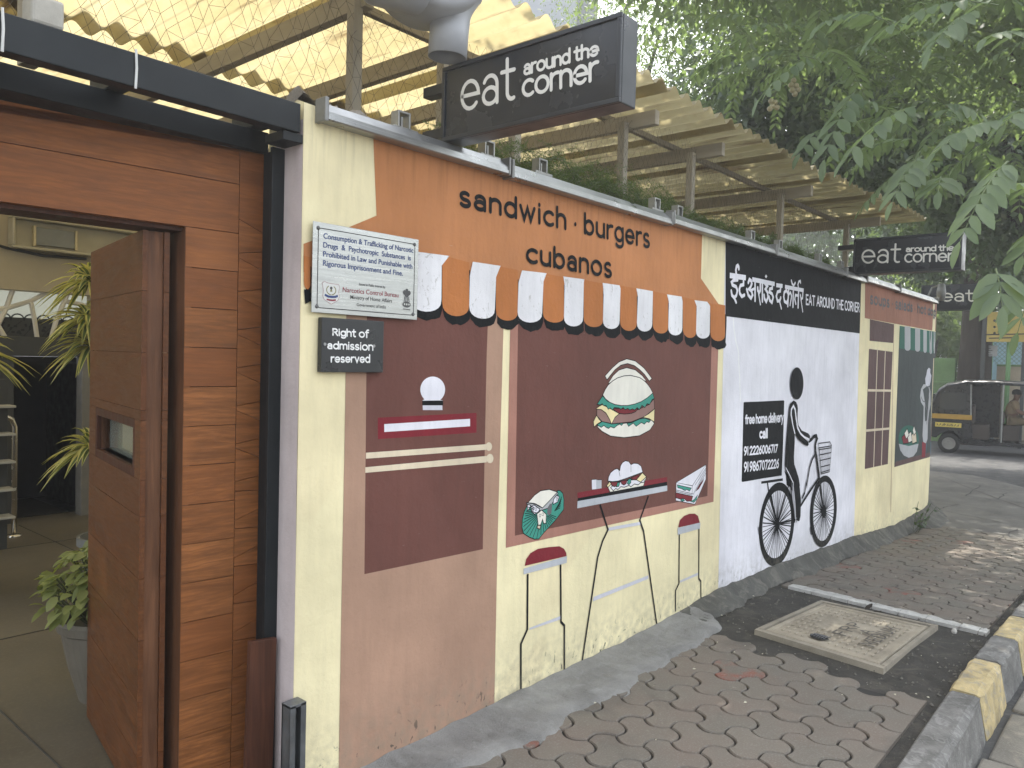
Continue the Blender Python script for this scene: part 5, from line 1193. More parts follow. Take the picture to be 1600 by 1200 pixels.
mb.box(x0, x1, yb-.12, yb-.001, z1-f, z1); mb.box(x0, x1, yb-.12, yb-.001, z0, z0+f); mb.box(x0, x0+f, yb-.12, yb-.001, z0+f, z1-f); mb.box(x1-f, x1, yb-.12, yb-.001, z0+f, z1-f); mb.box(x0+f, x1-f, yb-.03, yb-.002, z0+f, z1-f); mb.build('housing', simple('cream_plastic', (.40, .37, .28), .45), unit_box, bevel=.008)
mb = MB(); xa, xb_ = bx(52, 370)[0], bx(112, 378)[0]; mb.box(xa, xb_, yb-.07, yb-.031, z0+.05, z1-.07); mb.build('panel', simple('grey_panel', (.20, .21, .21), .5), unit_box, bevel=.003)
mb = MB(); mb.box(xa-.02, xa-.002, yb-.075, yb-.031, z0+.04, z1-.06); mb.box(xb_+.002, xb_+.02, yb-.075, yb-.031, z0+.04, z1-.06); mb.split('clip', simple('cream_clip', (.58, .50, .32), .5), unit_box)
mb = MB(); mb.tube([(x0-.3, yb-.02, z0+.06), (x0-.02, yb-.03, z0-.0), (x0+.25, yb-.03, z0-.03), (x0+.6, yb-.02, z0-.02)], .012, 6); tag(mb.build('cable', M_dk), 'black cable sagging along the courtyard wall under the beige box', 'cable')
M_chr = simple('chrome', (.60, .58, .54), .18, .95, .05, bump=0)
hr = atY(22, 812, 4.7); h1 = atY(20, 655, 4.7); hx = hr[0]
mb = MB(); mb.tube([(hx, 4.7, 0.01), (hx, 4.7, h1[2]-.06), (hx-.02, 4.7, h1[2]), (hx-.08, 4.68, h1[2]+.03), (hx-.9, 4.5, h1[2]+.05)], .02, 12); mb.lathe([(.05, 0), (.05, .012), (.02, .02)], 16, (hx, 4.7, .004)); tag(mb.build('handrail', M_chr, smooth=True), 'chrome tube handrail standing on the courtyard floor by the dark doorway', 'handrail')
rk = atY(0, 700, 4.3); rack = thing('menu_rack', 'dark rack with pale shelf edges at the left edge of the gateway', 'rack', (rk[0], 4.3, 0))
mb = MB(); mb.box(rk[0]-.5, rk[0]+.05, 4.3, 4.34, 0, 1.25); mb.build('back_board', M_dk, rack, bevel=.004)
for i in range(5):
    mb = MB(); zz = .25+i*.2; mb.box(rk[0]-.5, rk[0]+.06, 4.16, 4.298, zz, zz+.016); mb.build('shelf', simple('pale_shelf', (.38, .37, .33), .5), rack, bevel=.002)
# ---- variegated dracaenas
M_dg = leaf_mat('dracaena_green', (.08, .125, .035), (.12, .17, .05), .3, .06); M_dy = leaf_mat('dracaena_yellow', (.52, .49, .17), (.64, .60, .27), .35, .05)
def dracaena(nm, label, base, heads, pot=True, L=.29):
    t = thing(nm, label, 'pot plant', tuple(base)); st = MB(); V = []; F = []; MI = []
    for (c_, n) in heads:
        c_ = np.array(c_); st.tube([np.array(base)+np.array([0, 0, .3]), (np.array(base)+c_)/2+np.array([.02, .02, 0]), c_], .011, 6)
        for i in range(n):
            a = 2*PI*i*.382+random.uniform(-.2, .2); el = random.uniform(-.35, 1.2); d = np.array([math.cos(a)*math.cos(el), math.sin(a)*math.cos(el), math.sin(el)]); s = unit(np.cross(d, [0, 0, 1.0001])); l_ = L*random.uniform(.7, 1.15); up = np.cross(s, d); rows = []
            for j, w_ in enumerate((.35, .8, 1, .85, .5, .03)):
                tt = j/5; q = c_+d*l_*tt+np.array([0, 0, -1])*l_*.55*tt*tt+np.array([0, 0, .03*random.uniform(-1, 1)]) if j == 0 else c_+d*l_*tt+np.array([0, 0, -1])*l_*.55*tt*tt; e = .021*w_
                rows += [q-s*e+up*e*.4, q-s*e*.45, q+s*e*.45, q+s*e+up*e*.4]
            o = len(V); V += rows
            for j in range(5):
                for m in range(3): a_ = o+4*j+m; F.append((a_, a_+1, a_+5, a_+4)); MI.append(0 if m == 1 else 1)
    quick_mesh('foliage', V, F, [M_dg, M_dy], t, mi=MI); st.build('stem', M_bark, t, recalc=False)
    if pot:
        mb = MB(); mb.lathe([(0, .0), (.13, 0), (.17, .28), (.185, .28), (.185, .33), (.165, .33), (.155, .28), (0, .27)], 28, tuple(base)); mb.build('pot', simple('grey_pot', (.16, .165, .16), .55), t, smooth=False)
cB = lambda px, py, y: atY(px, py, y)
dracaena('dracaena', 'tall yellow-striped dracaena half hidden behind the open door', (2.06, 2.85, 0.004), [(cB(143, 440, 2.85), 60), (cB(140, 500, 2.8), 80), (cB(143, 540, 2.9), 60), (cB(143, 700, 2.75), 60)])
dracaena('dracaena', 'small yellow-striped dracaena cut by the left edge of the photo', (float(cB(-75, 552, 3.2)[0]), 3.2, .004), [(cB(-48, 552, 3.2), 60)], L=.36)
pc = atZ(172, 1085); pr_ = thing('coleus_pot', 'grey round pot of yellow-green coleus standing behind the open door', 'pot plant', tuple(pc))
pc[2] = .004; rim = atY(95, 962, pc[1])
mb = MB(); R_p = .185; mb.lathe([(0, 0), (.12, 0), (.165, .16), (.19, .30), (.205, .31), (.21, .345), (.20, .36), (.188, .355), (.178, .32), (0, .31)], 36, tuple(pc)); mb.build('pot', simple('grey_stone_pot', (.125, .110, .085), .6, 0, .1, 6, .15), pr_, smooth=False)
V = []; F = []; st = MB()
for i in range(420):
    a = random.uniform(0, 2*PI); r_ = .25*math.sqrt(random.uniform(0, 1)); h_ = .34+(.33-2.6*r_*r_)*random.uniform(.35, 1.05); q = np.array([pc[0]+r_*math.cos(a), pc[1]+r_*math.sin(a), pc[2]+h_]); d = np.array([math.cos(a), math.sin(a), random.uniform(-.3, .35)])+rng.normal(size=3)*.4
    vs, fs = leaflet(q, d, np.array([0, 0, 1.])+rng.normal(size=3)*.25, random.uniform(.045, .075), random.uniform(.032, .048), .35); o = len(V); V += vs; F += [tuple(u_+o for u_ in f) for f in fs]
    if i % 6 == 0: st.tube([(pc[0]+.3*r_*math.cos(a), pc[1]+.3*r_*math.sin(a), pc[2]+.3), tuple(q)], .004, 5)
quick_mesh('leaves', V, F, leaf_mat('coleus_leaf', (.14, .17, .05), (.26, .29, .10), .35, .05), pr_); st.build('stems', M_fstem, pr_, recalc=False)
# ================================================================== MANHOLE COVER
mc = [atZ(*q, .012) for q in ((1178, 984), (1283, 932), (1467, 971), (1381, 1046))]      # near-left, far-left, far-right, near-right
man = thing('manhole_cover', 'square dusty concrete manhole cover with raised studs set in the footpath', 'manhole cover', tuple(np.mean(mc, 0)))
mA, mB_, mC, mD = [np.array(q[:2]) for q in mc]
def mq(u, v, h): q = (1-u)*(1-v)*mA+(1-u)*v*mB_+u*v*mC+u*(1-v)*mD; return (q[0], q[1], gz(q[0])+h)
M_mh = ground_mat('dusty_cover', (.32, .28, .215), .5, .006, 16, (.40, .36, .29), .55); M_mhd = ground_mat('dusty_cover_frame', (.27, .24, .19), .5, .006, 14, (.36, .33, .27), .5)
def mslab(mb, u0, u1, v0, v1, h0, h1, bev=0):
    e = bev; vs = [mq(u, v, h0) for u, v in ((u0, v0), (u1, v0), (u1, v1), (u0, v1))]+[mq(u, v, h1) for u, v in ((u0+e, v0+e), (u1-e, v0+e), (u1-e, v1-e), (u0+e, v1-e))]
    mb.add(vs, [(4, 5, 6, 7), (0, 1, 5, 4), (1, 2, 6, 5), (2, 3, 7, 6), (3, 0, 4, 7)])
mb = MB(); fr = .045
for a in ((0, 1, 0, fr), (0, 1, 1-fr, 1), (0, fr, fr, 1-fr), (1-fr, 1, fr, 1-fr)): mslab(mb, *a, -.05, .014, .004)
mb.build('frame', M_mhd, man)
mb = MB(); mslab(mb, fr+.008, 1-fr-.008, fr+.008, 1-fr-.008, -.05, .006, .004)
for a in ((.06, .94, .06, .10), (.06, .94, .90, .94), (.06, .10, .10, .90), (.90, .94, .10, .90)): mslab(mb, *a, .0062, .011, .004)
holes = []
for i in range(14):
    for j in range(11):
        u, v = .15+i*.70/13, .16+j*.68/10
        if (j in (4, 5) and 3 <= i <= 10) or (j in (6, 7) and 2 <= i <= 11) or (math.hypot(u-.42, v-.2) < .09): continue
        mslab(mb, u-.008, u+.008, v-.017, v+.017, .0062, .0115, .003)
mb.build('cover', M_mh, man)
p = Paint(lambda a, b, o: mq(a, b, .0125+o), 0)
# raised letters read from the kerb side; worn to bare strokes
mm = MB()
def raised(txt, u0, u1, v0, v1, wd):
    for c_, st_ in text_on(txt, [(u0, v1), (u1, v1), (u1, v0), (u0, v0)], 1.45, .4):
        vs, fs = stroke_mesh(st_, wd, c_); n = len(vs)
        mm.add([mq(a, b, .0122) for a, b in vs]+[mq(a, b, .006) for a, b in vs], fs+[(i, (i+2) % n, n+(i+2) % n, n+i) for i in range(max(0, n-10))][:0])
def raised_v(txt, vbase, u0, u1, h): # letters run along v (away from the camera)
    for c_, st_ in text_on(txt, [(0, 1), (1, 1), (1, 0), (0, 0)], 1.45, .4):
        st_ = [(vbase-y*h, u0+x*(u1-u0)) for x, y in st_]; vs, fs = stroke_mesh(st_, .014, c_); mm.add([mq(a, b, .0118) for a, b in vs], fs)
raised_v('FRP', .56, .33, .62, .10); raised_v('A', .68, .46, .54, .08); raised_v('MEDIUM', .80, .28, .72, .10)
mm.build('raised_letters', simple('worn_letters', (.095, .085, .07), .9), man, recalc=False)
mb = MB()                                               # flat dark patch for the shade in a broken hole, with bent reinforcement
hc = [(.42+.075*math.cos(t)*random.uniform(.7, 1.25), .2+.045*math.sin(t)*random.uniform(.7, 1.3)) for t in np.linspace(0, 2*PI, 17)[:-1]]
mb.add([mq(a, b, .0128) for a, b in hc], [tuple(range(16))]); mb.build('hole_shade', simple('hole_dark', (.012, .011, .01), .95), man, recalc=False)
mb = MB()
for i in range(6): a = .37+.02*i; mb.tube([mq(a, .175, .014), mq(a+.015, .2, .022), mq(a+.03, .225, .014)], .003, 5)
mb.split('reinforcing_wire', M_screw, man)
for q, lb in (((1352, 953), 'left'), ((1364, 956), 'right')):
    b = atZ(*q, .02); mb = MB(); V = []; F = []
    vs, fs = leaflet(b, np.array([random.uniform(-1, 1), random.uniform(-1, 1), .1]), np.array([0, 0, 1.]), .07, .035, -.3); V += vs; F += fs
    tag(quick_mesh('dead_leaf', V, F, simple('dead_leaf', (.03, .022, .015), .9, bump=0), None), 'curled dark dead leaf on the manhole cover, %s one of two' % lb, 'leaf', 'dead leaves on the manhole cover')
V = []; F = []
for i in range(70):                                      # grit and petals strewn over the footpath
    x = random.uniform(2.6, 7); y = random.uniform(-1.38, -.1); s_ = random.uniform(.004, .011); b = np.array([x, y, gz(x)+.006]); a = random.uniform(0, 2*PI); d = np.array([math.cos(a), math.sin(a), 0]); e = np.array([-d[1], d[0], 0])
    o = len(V); V += [b-d*s_, b+e*s_*.5+np.array([0, 0, .004]), b+d*s_, b-e*s_*.5]; F.append((o, o+1, o+2, o+3))
tag(quick_mesh('litter_specks', V, F, simple('petal_speck', (.48, .45, .35), .8, bump=0), None), kind='stuff')
V = []; F = []
for i in range(420):                                     # crumbs of dirt and gravel on the bare patch and along the kerb
    x = random.uniform(3.9, 5.5); y = random.uniform(-1.4, -.12)
    if i % 3 == 0: x, y = random.uniform(2.8, 7), random.uniform(-1.43, -1.34)
    s_ = random.uniform(.003, .009); b = np.array([x, y, gz(x)-.012]); o = len(V); V += [b+np.array([s_*math.cos(t), s_*math.sin(t), 0]) for t in (0.2, 1.9, 3.3, 4.8)]+[b+np.array([0, 0, s_*1.1])]; F += [(o, o+1, o+4, o+4), (o+1, o+2, o+4, o+4), (o+2, o+3, o+4, o+4), (o+3, o, o+4, o+4)]
me_ = MB(); me_.v = [tuple(q) for q in V]; me_.f = [f[:3] for f in F]; me_.mi = [0]*len(F); tag(me_.build('gravel', simple('gravel', (.14, .13, .11), .9, bump=0), recalc=False), kind='stuff')
# loose stone on the dirt by the kerb
mb = MB(); b = atZ(1491, 987, .01); mb.lathe([(0, -.01), (.012, -.008), (.016, .004), (.009, .018), (0, .022)], 7, tuple(b)); tag(mb.build('pebble', simple('pale_stone', (.5, .48, .44), .8)), 'pale pebble lying on the dirt between the manhole cover and the kerb', 'stone')
# ================================================================== ACROSS THE STREET
M_gwall = ground_mat('green_wall_paint', srgb(112, 138, 96), .3, .006, 3, (.14, .15, .11), .5, rough=.8); M_gpole = simple('green_pole_paint', srgb(110, 150, 100), .5)
XW = 23.4; yy = lambda px, x=XW: atX(px, 600, x)[1]; zz = lambda py, px=1510, x=XW: atX(px, py, x)[2]
gw = thing('green_wall', 'faded green compound wall across the street behind the auto rickshaw', 'wall', (XW, yy(1510), gz(XW)))
mb = MB(); mb.box(XW, XW+.25, yy(1546), yy(1400), -.6, zz(601)); mb.build('wall', M_gwall, gw)
mb = MB(); mb.box(XW-.05, XW+.3, yy(1546), yy(1400), zz(601)+.001, zz(597)); mb.build('coping', M_gwall, gw, bevel=.01)
for a, b in ((1400, 1491.5), (1507, 1545)):
    mb = MB(); mb.box(XW+.03, XW+.2, yy(b), yy(a), zz(597)+.001, zz(560)); mb.build('raised_panel', M_gwall, gw, bevel=.015)
mb = MB(); mb.box(XW-.04, XW-.001, yy(1537), yy(1533), -.5, zz(602)); mb.box(XW-.04, XW+.028, yy(1537), yy(1533), zz(597)+.002, zz(561)); mb.split('pilaster', M_gwall, gw, bevel=.01)
bw_ = thing('beige_wall', 'beige wall below the wire fence at the right edge', 'wall', (XW, yy(1590), -.4))
mb = MB(); mb.box(XW+.4, XW+.6, yy(1760), yy(1552), -.6, zz(571)); mb.build('wall', ground_mat('beige_wall_plaster', (.42, .36, .27), .3, .006, 3, (.30, .27, .22), .4), bw_); mb = MB(); mb.box(XW+.36, XW+.64, yy(1760), yy(1552), zz(571)+.001, zz(568)); mb.build('coping', M_gwall, bw_)
fn = thing('wire_fence', 'green chain link fence above the beige wall', 'fence', (XW+.5, yy(1590), zz(568)))
M_wire = simple('fence_wire', (.22, .32, .28), .5, .3, bump=0); mb = MB(); y0, y1, z0, z1 = yy(1720), yy(1540), zz(568), zz(470)
def sg2(a, b, t=.006):
    a, b = np.array(a), np.array(b); d = unit(b-a); u_ = np.cross(d, [1, 0, 0]); mb.add([a-u_*t, a+u_*t, b+u_*t, b-u_*t], [(0, 1, 2, 3)])
W2, H2 = y1-y0, z1-z0
for i in range(-int(H2/.11), int(W2/.11)):
    for sgn in (1, -1):
        a, b = (y0+i*.11, z0), (y0+i*.11+H2, z1)
        if a[0] < y0: a = (y0, z0+y0-a[0])
        if b[0] > y1: b = (y1, z1-(b[0]-y1))
        if b[1] > a[1]:
            sg2((XW+.5, a[0] if sgn > 0 else y0+y1-a[0], a[1]), (XW+.5, b[0] if sgn > 0 else y0+y1-b[0], b[1]))
mb.build('mesh', M_wire, fn)
mb = MB(); yp = yy(1575); mb.tube([(XW-.1, yp, -.4), (XW-.1, yp, zz(440))], .055, 10); mb.build('post', M_gpole, fn, smooth=True)
mb = MB(); yp = yy(1541.5); mb.tube([(XW+.45, yp, -.4), (XW+.45, yp, zz(470))], .04, 8); mb.build('post', M_gpole, fn, smooth=True)
ho = MB(); ho.box(XW+2.0, XW+2.1, yy(1760), yy(1505), -.5, zz(500)); 
for i in range(14): y = yy(1505)-i*.35; ho.box(XW+1.97, XW+1.999, y-.02, y+.02, -.5, zz(500))
tag(ho.build('blue_hoarding', simple('blue_sheet', (.40, .58, .66), .5, 0, .08, 1)), 'pale blue sheet hoarding behind the wire fence', 'hoarding')
ys = thing('yellow_sign', 'yellow direction board with black arrows on posts across the street', 'sign', (XW-.3, yy(1570), zz(533)))
XY = XW-.3; q = lambda px, py: atX(px, py, XY)
mb = MB(); A, B = q(1541, 534), q(1640, 486); mb.box(XY, XY+.05, B[1], A[1], A[2], B[2]); mb.build('board', simple('sign_yellow', (.45, .34, .09), .45), ys, bevel=.005)
p = Paint(lambda a, b, o: (XY-.002-o, -a, b), .0005); f2 = lambda *pts: [(-q(*t)[1], q(*t)[2]) for t in pts]
p.stroke(M_ink['black'], f2((1541, 523), (1640, 521)), .03)
for y in (501, 511, 521-.5):
    p.poly(M_ink['black'], f2((1552, y-1), (1554.5, y-2.2), (1556.5, y), (1554.5, y+2.2), (1552, y+1)))
for t, y, x1 in (('PEN', 511, 1578), ('PIR', 520.5, 1572)): p.text(M_ink['black'], t, f2((1560, y-1.6), (x1, y-1.8), (x1, y+1.2), (1560, y+1.4)), .03, 1.45)
p.stroke(M_ink['black'], f2((1546, 528.5), (1590, 527.5)), .03); p.build('lettering', ys)
mb = MB(); yp = q(1538, 500)[1]; mb.box(XY, XY+.09, yp-.045, yp+.045, -.45, q(1538, 470)[2]); mb.box(XY+.01, XY+.08, q(1600, 540)[1]-.04, q(1600, 540)[1]+.04, -.45, A[2]); mb.split('post', simple('dark_post', (.05, .055, .055), .5), ys)
def smallsign(label, px0, py0, px1, py1, x, body, bands):
    A, B = atX(px0, py1, x), atX(px1, py0, x); t = thing('small_sign', label, 'sign', tuple(A)); mb = MB(); mb.box(x-.03, x, B[1], A[1], A[2], B[2]); mb.build('board', simple('board_'+label[:6].strip().replace(' ', '_'), body, .5), t, bevel=.004)
    p = Paint(lambda a, b, o: (x-.031-o, -a, b), .0005)
    for (m, u0, v0, u1, v1) in bands: p.poly(m, [(-(A[1]+(B[1]-A[1])*u), A[2]+(B[2]-A[2])*v) for u, v in ((u0, v0), (u1, v0), (u1, v1), (u0, v1))])
    p.build('printing', t)
smallsign('small white notice with red and blue bands on the green wall', 1500.5, 570.5, 1526, 586, XW-.06, (.62, .62, .60), [(simple('band_blue', (.06, .14, .20), .5), .04, .78, .96, .95), (simple('band_red', (.50, .08, .09), .5), .03, .04, .97, .24)]+[(M_ink['grey'], .1+.0*i, .34+.12*i, .55+.1*(i % 3), .38+.12*i) for i in range(3)])
smallsign('pale grey notice below the yellow direction board', 1532.5, 540, 1559, 556.5, XW-.05, (.42, .43, .45), [(M_ink['grey'], .12, .7-.2*i, .6+.12*(i % 2), .76-.2*i) for i in range(4)])
# ---------------------------------------------------------------- auto rickshaw
M_rk = simple('black_car_paint', (.010, .011, .014), .22, 0, .2, 4, .03, 20); M_hood = simple('black_hood_vinyl', (.014, .014, .016), .30, 0, .3, 6, .35, 12, .01); M_ry = simple('rickshaw_yellow', (.42, .25, .04), .4); M_rub = simple('tyre_rubber', (.015, .015, .015), .85); M_rim = simple('rim_grey', (.28, .28, .28), .4, .4); M_seat = simple('seat_vinyl', (.045, .035, .03), .5); M_lamp = simple('lamp_glass', (.6, .6, .58), .1, .2)
RX, RY = 20.75, None; r0 = atX(1452, 692, RX); rk = thing('auto_rickshaw', 'black and yellow auto rickshaw passing in the street beyond the wall corner', 'auto rickshaw', (r0[0], r0[1], gz(RX)-.0), math.atan2(-.985, .17), local=True)
HW = .62
def side(mb, poly, y0, y1): mb.prism(poly, y0, y1, lambda u, v, a: (u, a, v)); return mb
side(MB(), [(.04, .36), (.04, .78), (.10, .84), (.84, .84), (.90, .30), (.72, .24), (.66, .24), (.62, .40), (.50, .50), (.34, .50), (.22, .40), (.16, .34)], -HW, HW).build('body', M_rk, rk, bevel=.02)
mb = MB(); side(mb, [(.6, .24), (2.30, .24), (2.30, .32), (.6, .32)], -HW+.02, HW-.02); side(mb, [(.86, .321), (1.42, .321), (1.42, .345), (.86, .345)], -HW, -HW+.02); mb.build('floor_pan', M_rk, rk, bevel=.01)
side(MB(), [(2.02, .321), (2.10, .86), (2.30, 1.02), (2.52, .98), (2.60, .62), (2.52, .36), (2.30, .33)], -.46, .46).build('front_cowl', M_rk, rk, bevel=.04)
side(MB(), [(2.11, .90), (2.30, 1.04), (2.42, 1.03), (2.36, .86)], -.465, .465).build('front_panel', M_ry, rk, bevel=.006)
for s in (-1, 1):
    a = s*HW; mb = MB(); mb.box(.05, .86, min(a, a+s*.012), max(a, a+s*.012), .79, .90); mb.build('yellow_band', M_ry, rk, bevel=.004)
mb = MB(); mb.box(.13, .66, -HW-.014, -HW-.001, .60, .705); npl = mb.build('number_plate', simple('plate_yellow', (.58, .46, .10), .5), rk, bevel=.003)
p = Paint(lambda a, b, o: (a, -HW-.0145-o, b), .0005)
for i in range(9): x = .17+.05*i; p.stroke(M_ink['black'], [(x, .63), (x+.02*(i % 3), .675), (x+.025, .63+.02*(i % 2))], .012)
p.build('plate_marks', npl)
top = [(.03, .92), (.06, 1.22), (.16, 1.46), (.34, 1.60), (.62, 1.66), (.70, 1.685), (1.30, 1.70), (1.95, 1.68), (2.22, 1.60), (2.34, 1.52)]
inn = [(x+.03 if i < 4 else x, z-.05) for i, (x, z) in enumerate(top)]
mb = MB(); n = len(top); vs = []
for y, dz in ((-HW, -.07), (-HW+.05, -.012), (-.3, .012), (0, .02), (.3, .012), (HW-.05, -.012), (HW, -.07)): vs += [(x, y, z+dz) for x, z in top]
mb.add(vs, [(j*n+i, j*n+i+1, (j+1)*n+i+1, (j+1)*n+i) for j in range(6) for i in range(n-1)])
o = mb.build('hood', M_hood, rk, smooth=True); md = o.modifiers.new('thickness', 'SOLIDIFY'); md.thickness = .03
for s in (-1, 1): side(MB(), [(.05, .905), (.07, 1.20), (.17, 1.42), (.34, 1.55), (.62, 1.60), (.80, 1.61), (.82, .905)], s*(HW-.02)-.008, s*(HW-.02)+.008).build('side_curtain', M_hood, rk)
mb = MB(); mb.box(.22, .74, -HW+.0-.016, -HW-.004+.001, 1.0, 1.40); mb.build('curtain_window', simple('dark_pane', (.03, .033, .036), .12), rk, bevel=.01)
for s in (-1, 1):
    mb = MB(); mb.tube([(.84, s*(HW-.03), .84), (.80, s*(HW-.03), 1.62)], .018, 8); mb.build('pillar', simple('grey_tube', (.30, .31, .31), .4, .3), rk)
    mb = MB(); mb.tube([(1.44, s*(HW-.03), .32), (1.44, s*(HW-.03), 1.64)], .016, 8); mb.build('pillar', simple('grey_tube', (.30, .31, .31), .4, .3), rk)
    mb = MB(); mb.tube([(2.50, s*.50, 1.0), (2.30, s*.55, 1.54)], .022, 8); mb.build('windscreen_post', M_rk, rk)
mb = MB(); mb.add([(2.50, -.49, 1.0), (2.50, .49, 1.0), (2.30, .54, 1.52), (2.30, -.54, 1.52)], [(0, 1, 2, 3)]); k = NT('windscreen_glass'); pg = k.principled((.8, .85, .85), .03); pg.inputs['Transmission Weight'].default_value = .9; mb.build('windscreen', k.m, rk)
mb = MB(); mb.box(.845, 1.42, HW-.03, HW-.018, .34, 1.60); mb.build('rain_curtain', M_hood, rk); mb = MB(); mb.box(.06, .10, -HW+.04, HW-.04, .86, 1.35); mb.build('rear_panel', M_hood, rk)
mb = MB(); mb.box(.80, 1.22, -.55, .55, .345, .70); mb.box(.84, .93, -.55, .55, .701, 1.12); mb.build('passenger_seat', M_seat, rk, bevel=.03)
mb = MB(); mb.box(1.47, 1.80, -.30, .30, .33, .70); mb.box(1.44, 1.50, -.30, .30, .73, 1.0); mb.build('driver_seat', M_seat, rk, bevel=.03)
mb = MB(); mb.tube([(2.16, 0, .86), (2.05, 0, 1.02)], .022, 8); mb.tube([(1.98, -.34, .98), (2.03, -.15, 1.03), (2.05, 0, 1.03), (2.03, .15, 1.03), (1.98, .34, .98)], .016, 8); mb.build('handlebar', M_rim, rk)
def whl(x, y, r, w_):
    o = MB(); o.lathe([(r*.62, -w_/2), (r*.9, -w_/2), (r, -w_*.3), (r, w_*.3), (r*.9, w_/2), (r*.62, w_/2)], 28); o.v = [(x+a, y+c_, r+b) for a, b, c_ in o.v]; w1 = o.build('wheel', M_rub, rk, smooth=True)
    m = MB(); m.lathe([(0, -w_*.30), (r*.25, -w_*.34), (r*.3, -w_*.22), (r*.58, -w_*.24), (r*.63, -w_*.46), (r*.63, w_*.46), (r*.58, w_*.24), (0, w_*.3)], 24); m.v = [(x+a, y+c_, r+b) for a, b, c_ in m.v]; m.build('rim', M_rim, w1, smooth=False)
whl(.42, -.54, .225, .11); whl(.42, .54, .225, .11); whl(2.46, 0, .22, .11)
side(MB(), [(2.25, .33), (2.3, .45), (2.45, .49), (2.62, .44), (2.70, .30), (2.66, .30), (2.58, .40), (2.45, .44), (2.33, .40), (2.29, .32)], -.09, .09).build('front_mudguard', M_rk, rk, bevel=.01)
mb = MB(); mb.lathe([(0, .06), (.07, .05), (.085, .0), (.07, -.06), (0, -.08)], 20); mb.v = [(2.58+c_, a, .84+b) for a, b, c_ in mb.v]; mb.build('headlight', M_lamp, rk, smooth=True)
mb = MB(); mb.box(2.30, 2.34, -.70, -.64, 1.06, 1.18); mb.tube([(2.42, -.52, 1.05), (2.33, -.66, 1.10)], .008, 6); mb.build('wing_mirror', M_rk, rk, bevel=.005)
# ---------------------------------------------------------------- driver
def skin_body(name, joints, edges, radii, mat, parent, root, sub=2):
    me = bpy.data.meshes.new(name); me.from_pydata(joints, edges, []); o = bpy.data.objects.new(name, me); COL.objects.link(o); me.materials.append(mat)
    sk = o.modifiers.new('skin', 'SKIN'); sk.use_smooth_shade = True
    if not me.skin_vertices: bpy.context.view_layer.update()
    for i, r_ in enumerate(radii): me.skin_vertices[0].data[i].radius = (r_, r_); me.skin_vertices[0].data[i].use_root = (i == root)
    md = o.modifiers.new('sub', 'SUBSURF'); md.levels = md.render_levels = sub; o.parent = parent; o.matrix_parent_inverse = Matrix.Identity(4); return o
M_skin = simple('brown_skin', (.16, .085, .055), .55, 0, .06, bump=0); M_khaki = simple('khaki_shirt', (.24, .18, .11), .85, 0, .12, 6, .3, 20); M_trs = simple('khaki_trousers', (.16, .125, .08), .85, 0, .1); M_hair = simple('dark_hair', (.012, .010, .009), .6)
dv = thing('person', 'person in khaki shirt driving the auto rickshaw, hands on the handlebar', 'person', (r0[0], r0[1], gz(RX)), rk.rotation_euler[2], local=True)
J = [(1.62, 0, .80), (1.63, 0, .95), (1.66, 0, 1.10), (1.68, 0, 1.20), (1.70, 0, 1.27), (1.72, 0, 1.33), (1.725, 0, 1.40), (1.735, 0, 1.46)]; R_b = [.135, .13, .145, .12, .055, .06, .083, .06]; E_b = [(i, i+1) for i in range(7)]
def chain(start, pts, rs):
    pr_i = start
    for q_, r_ in zip(pts, rs): J.append(q_); R_b.append(r_); E_b.append((pr_i, len(J)-1)); pr_i = len(J)-1
    return pr_i
for s in (-1, 1):
    hnd = chain(3, [(1.68, s*.17, 1.20), (1.74, s*.23, 1.02), (1.86, s*.27, .97), (1.96, s*.29, 1.00)], [.062, .048, .040, .030])
    for f in range(4): chain(hnd, [(2.0, s*(.25+.022*f), 1.015), (2.015, s*(.25+.022*f), .99), (2.0, s*(.25+.022*f), .965)], [.010, .009, .008])
    chain(hnd, [(1.98, s*.25, .985), (1.99, s*.235, .965)], [.011, .009])
    chain(0, [(1.66, s*.10, .78), (2.0, s*.14, .78), (2.02, s*.14, .42), (2.12, s*.14, .37)], [.10, .075, .05, .04])
skin_body('body', J, E_b, R_b, M_skin, dv, 0)
nb_ = len(J)
def garment(name, mat, J2, R2, E2): return skin_body(name, J2, E2, R2, mat, dv, 0)
garment('shirt', M_khaki, [(1.62, 0, .80), (1.63, 0, .95), (1.66, 0, 1.10), (1.68, 0, 1.20), (1.69, 0, 1.245), (1.68, .17, 1.205), (1.735, .225, 1.04), (1.68, -.17, 1.205), (1.735, -.225, 1.04)], [.15, .146, .16, .135, .075, .076, .062, .076, .062], [(0, 1), (1, 2), (2, 3), (3, 4), (3, 5), (5, 6), (3, 7), (7, 8)])
garment('trousers', M_trs, [(1.61, 0, .80), (1.66, .10, .785), (2.0, .14, .785), (2.02, .14, .48), (1.66, -.10, .785), (2.0, -.14, .785), (2.02, -.14, .48)], [.145, .112, .086, .062, .112, .086, .062], [(0, 1), (1, 2), (2, 3), (0, 4), (4, 5), (5, 6)])
mb = MB(); mb.lathe([(.088, -.01), (.096, .03), (.088, .075), (.06, .105), (0, .118)], 20, (1.715, 0, 1.405)); mb.build('hair', M_hair, dv, smooth=True)
mb = MB()
for s in (-1, 1): mb.lathe([(0, .012), (.012, .008), (.014, 0), (.010, -.008), (0, -.011)], 10); n = 50; mb.v[-n:] = [(1.808+c_*.4, s*.03+a, 1.41+b) for a, b, c_ in mb.v[-n:]]
mb.split('eyes', simple('dark_eye', (.03, .025, .02), .2), dv, smooth=True)
mb = MB(); mb.tube([(1.80, 0, 1.405), (1.825, 0, 1.385), (1.812, 0, 1.372)], [.008, .014, .010], 8); mb.tube([(1.805, -.022, 1.35), (1.812, 0, 1.352), (1.805, .022, 1.35)], .006, 6)
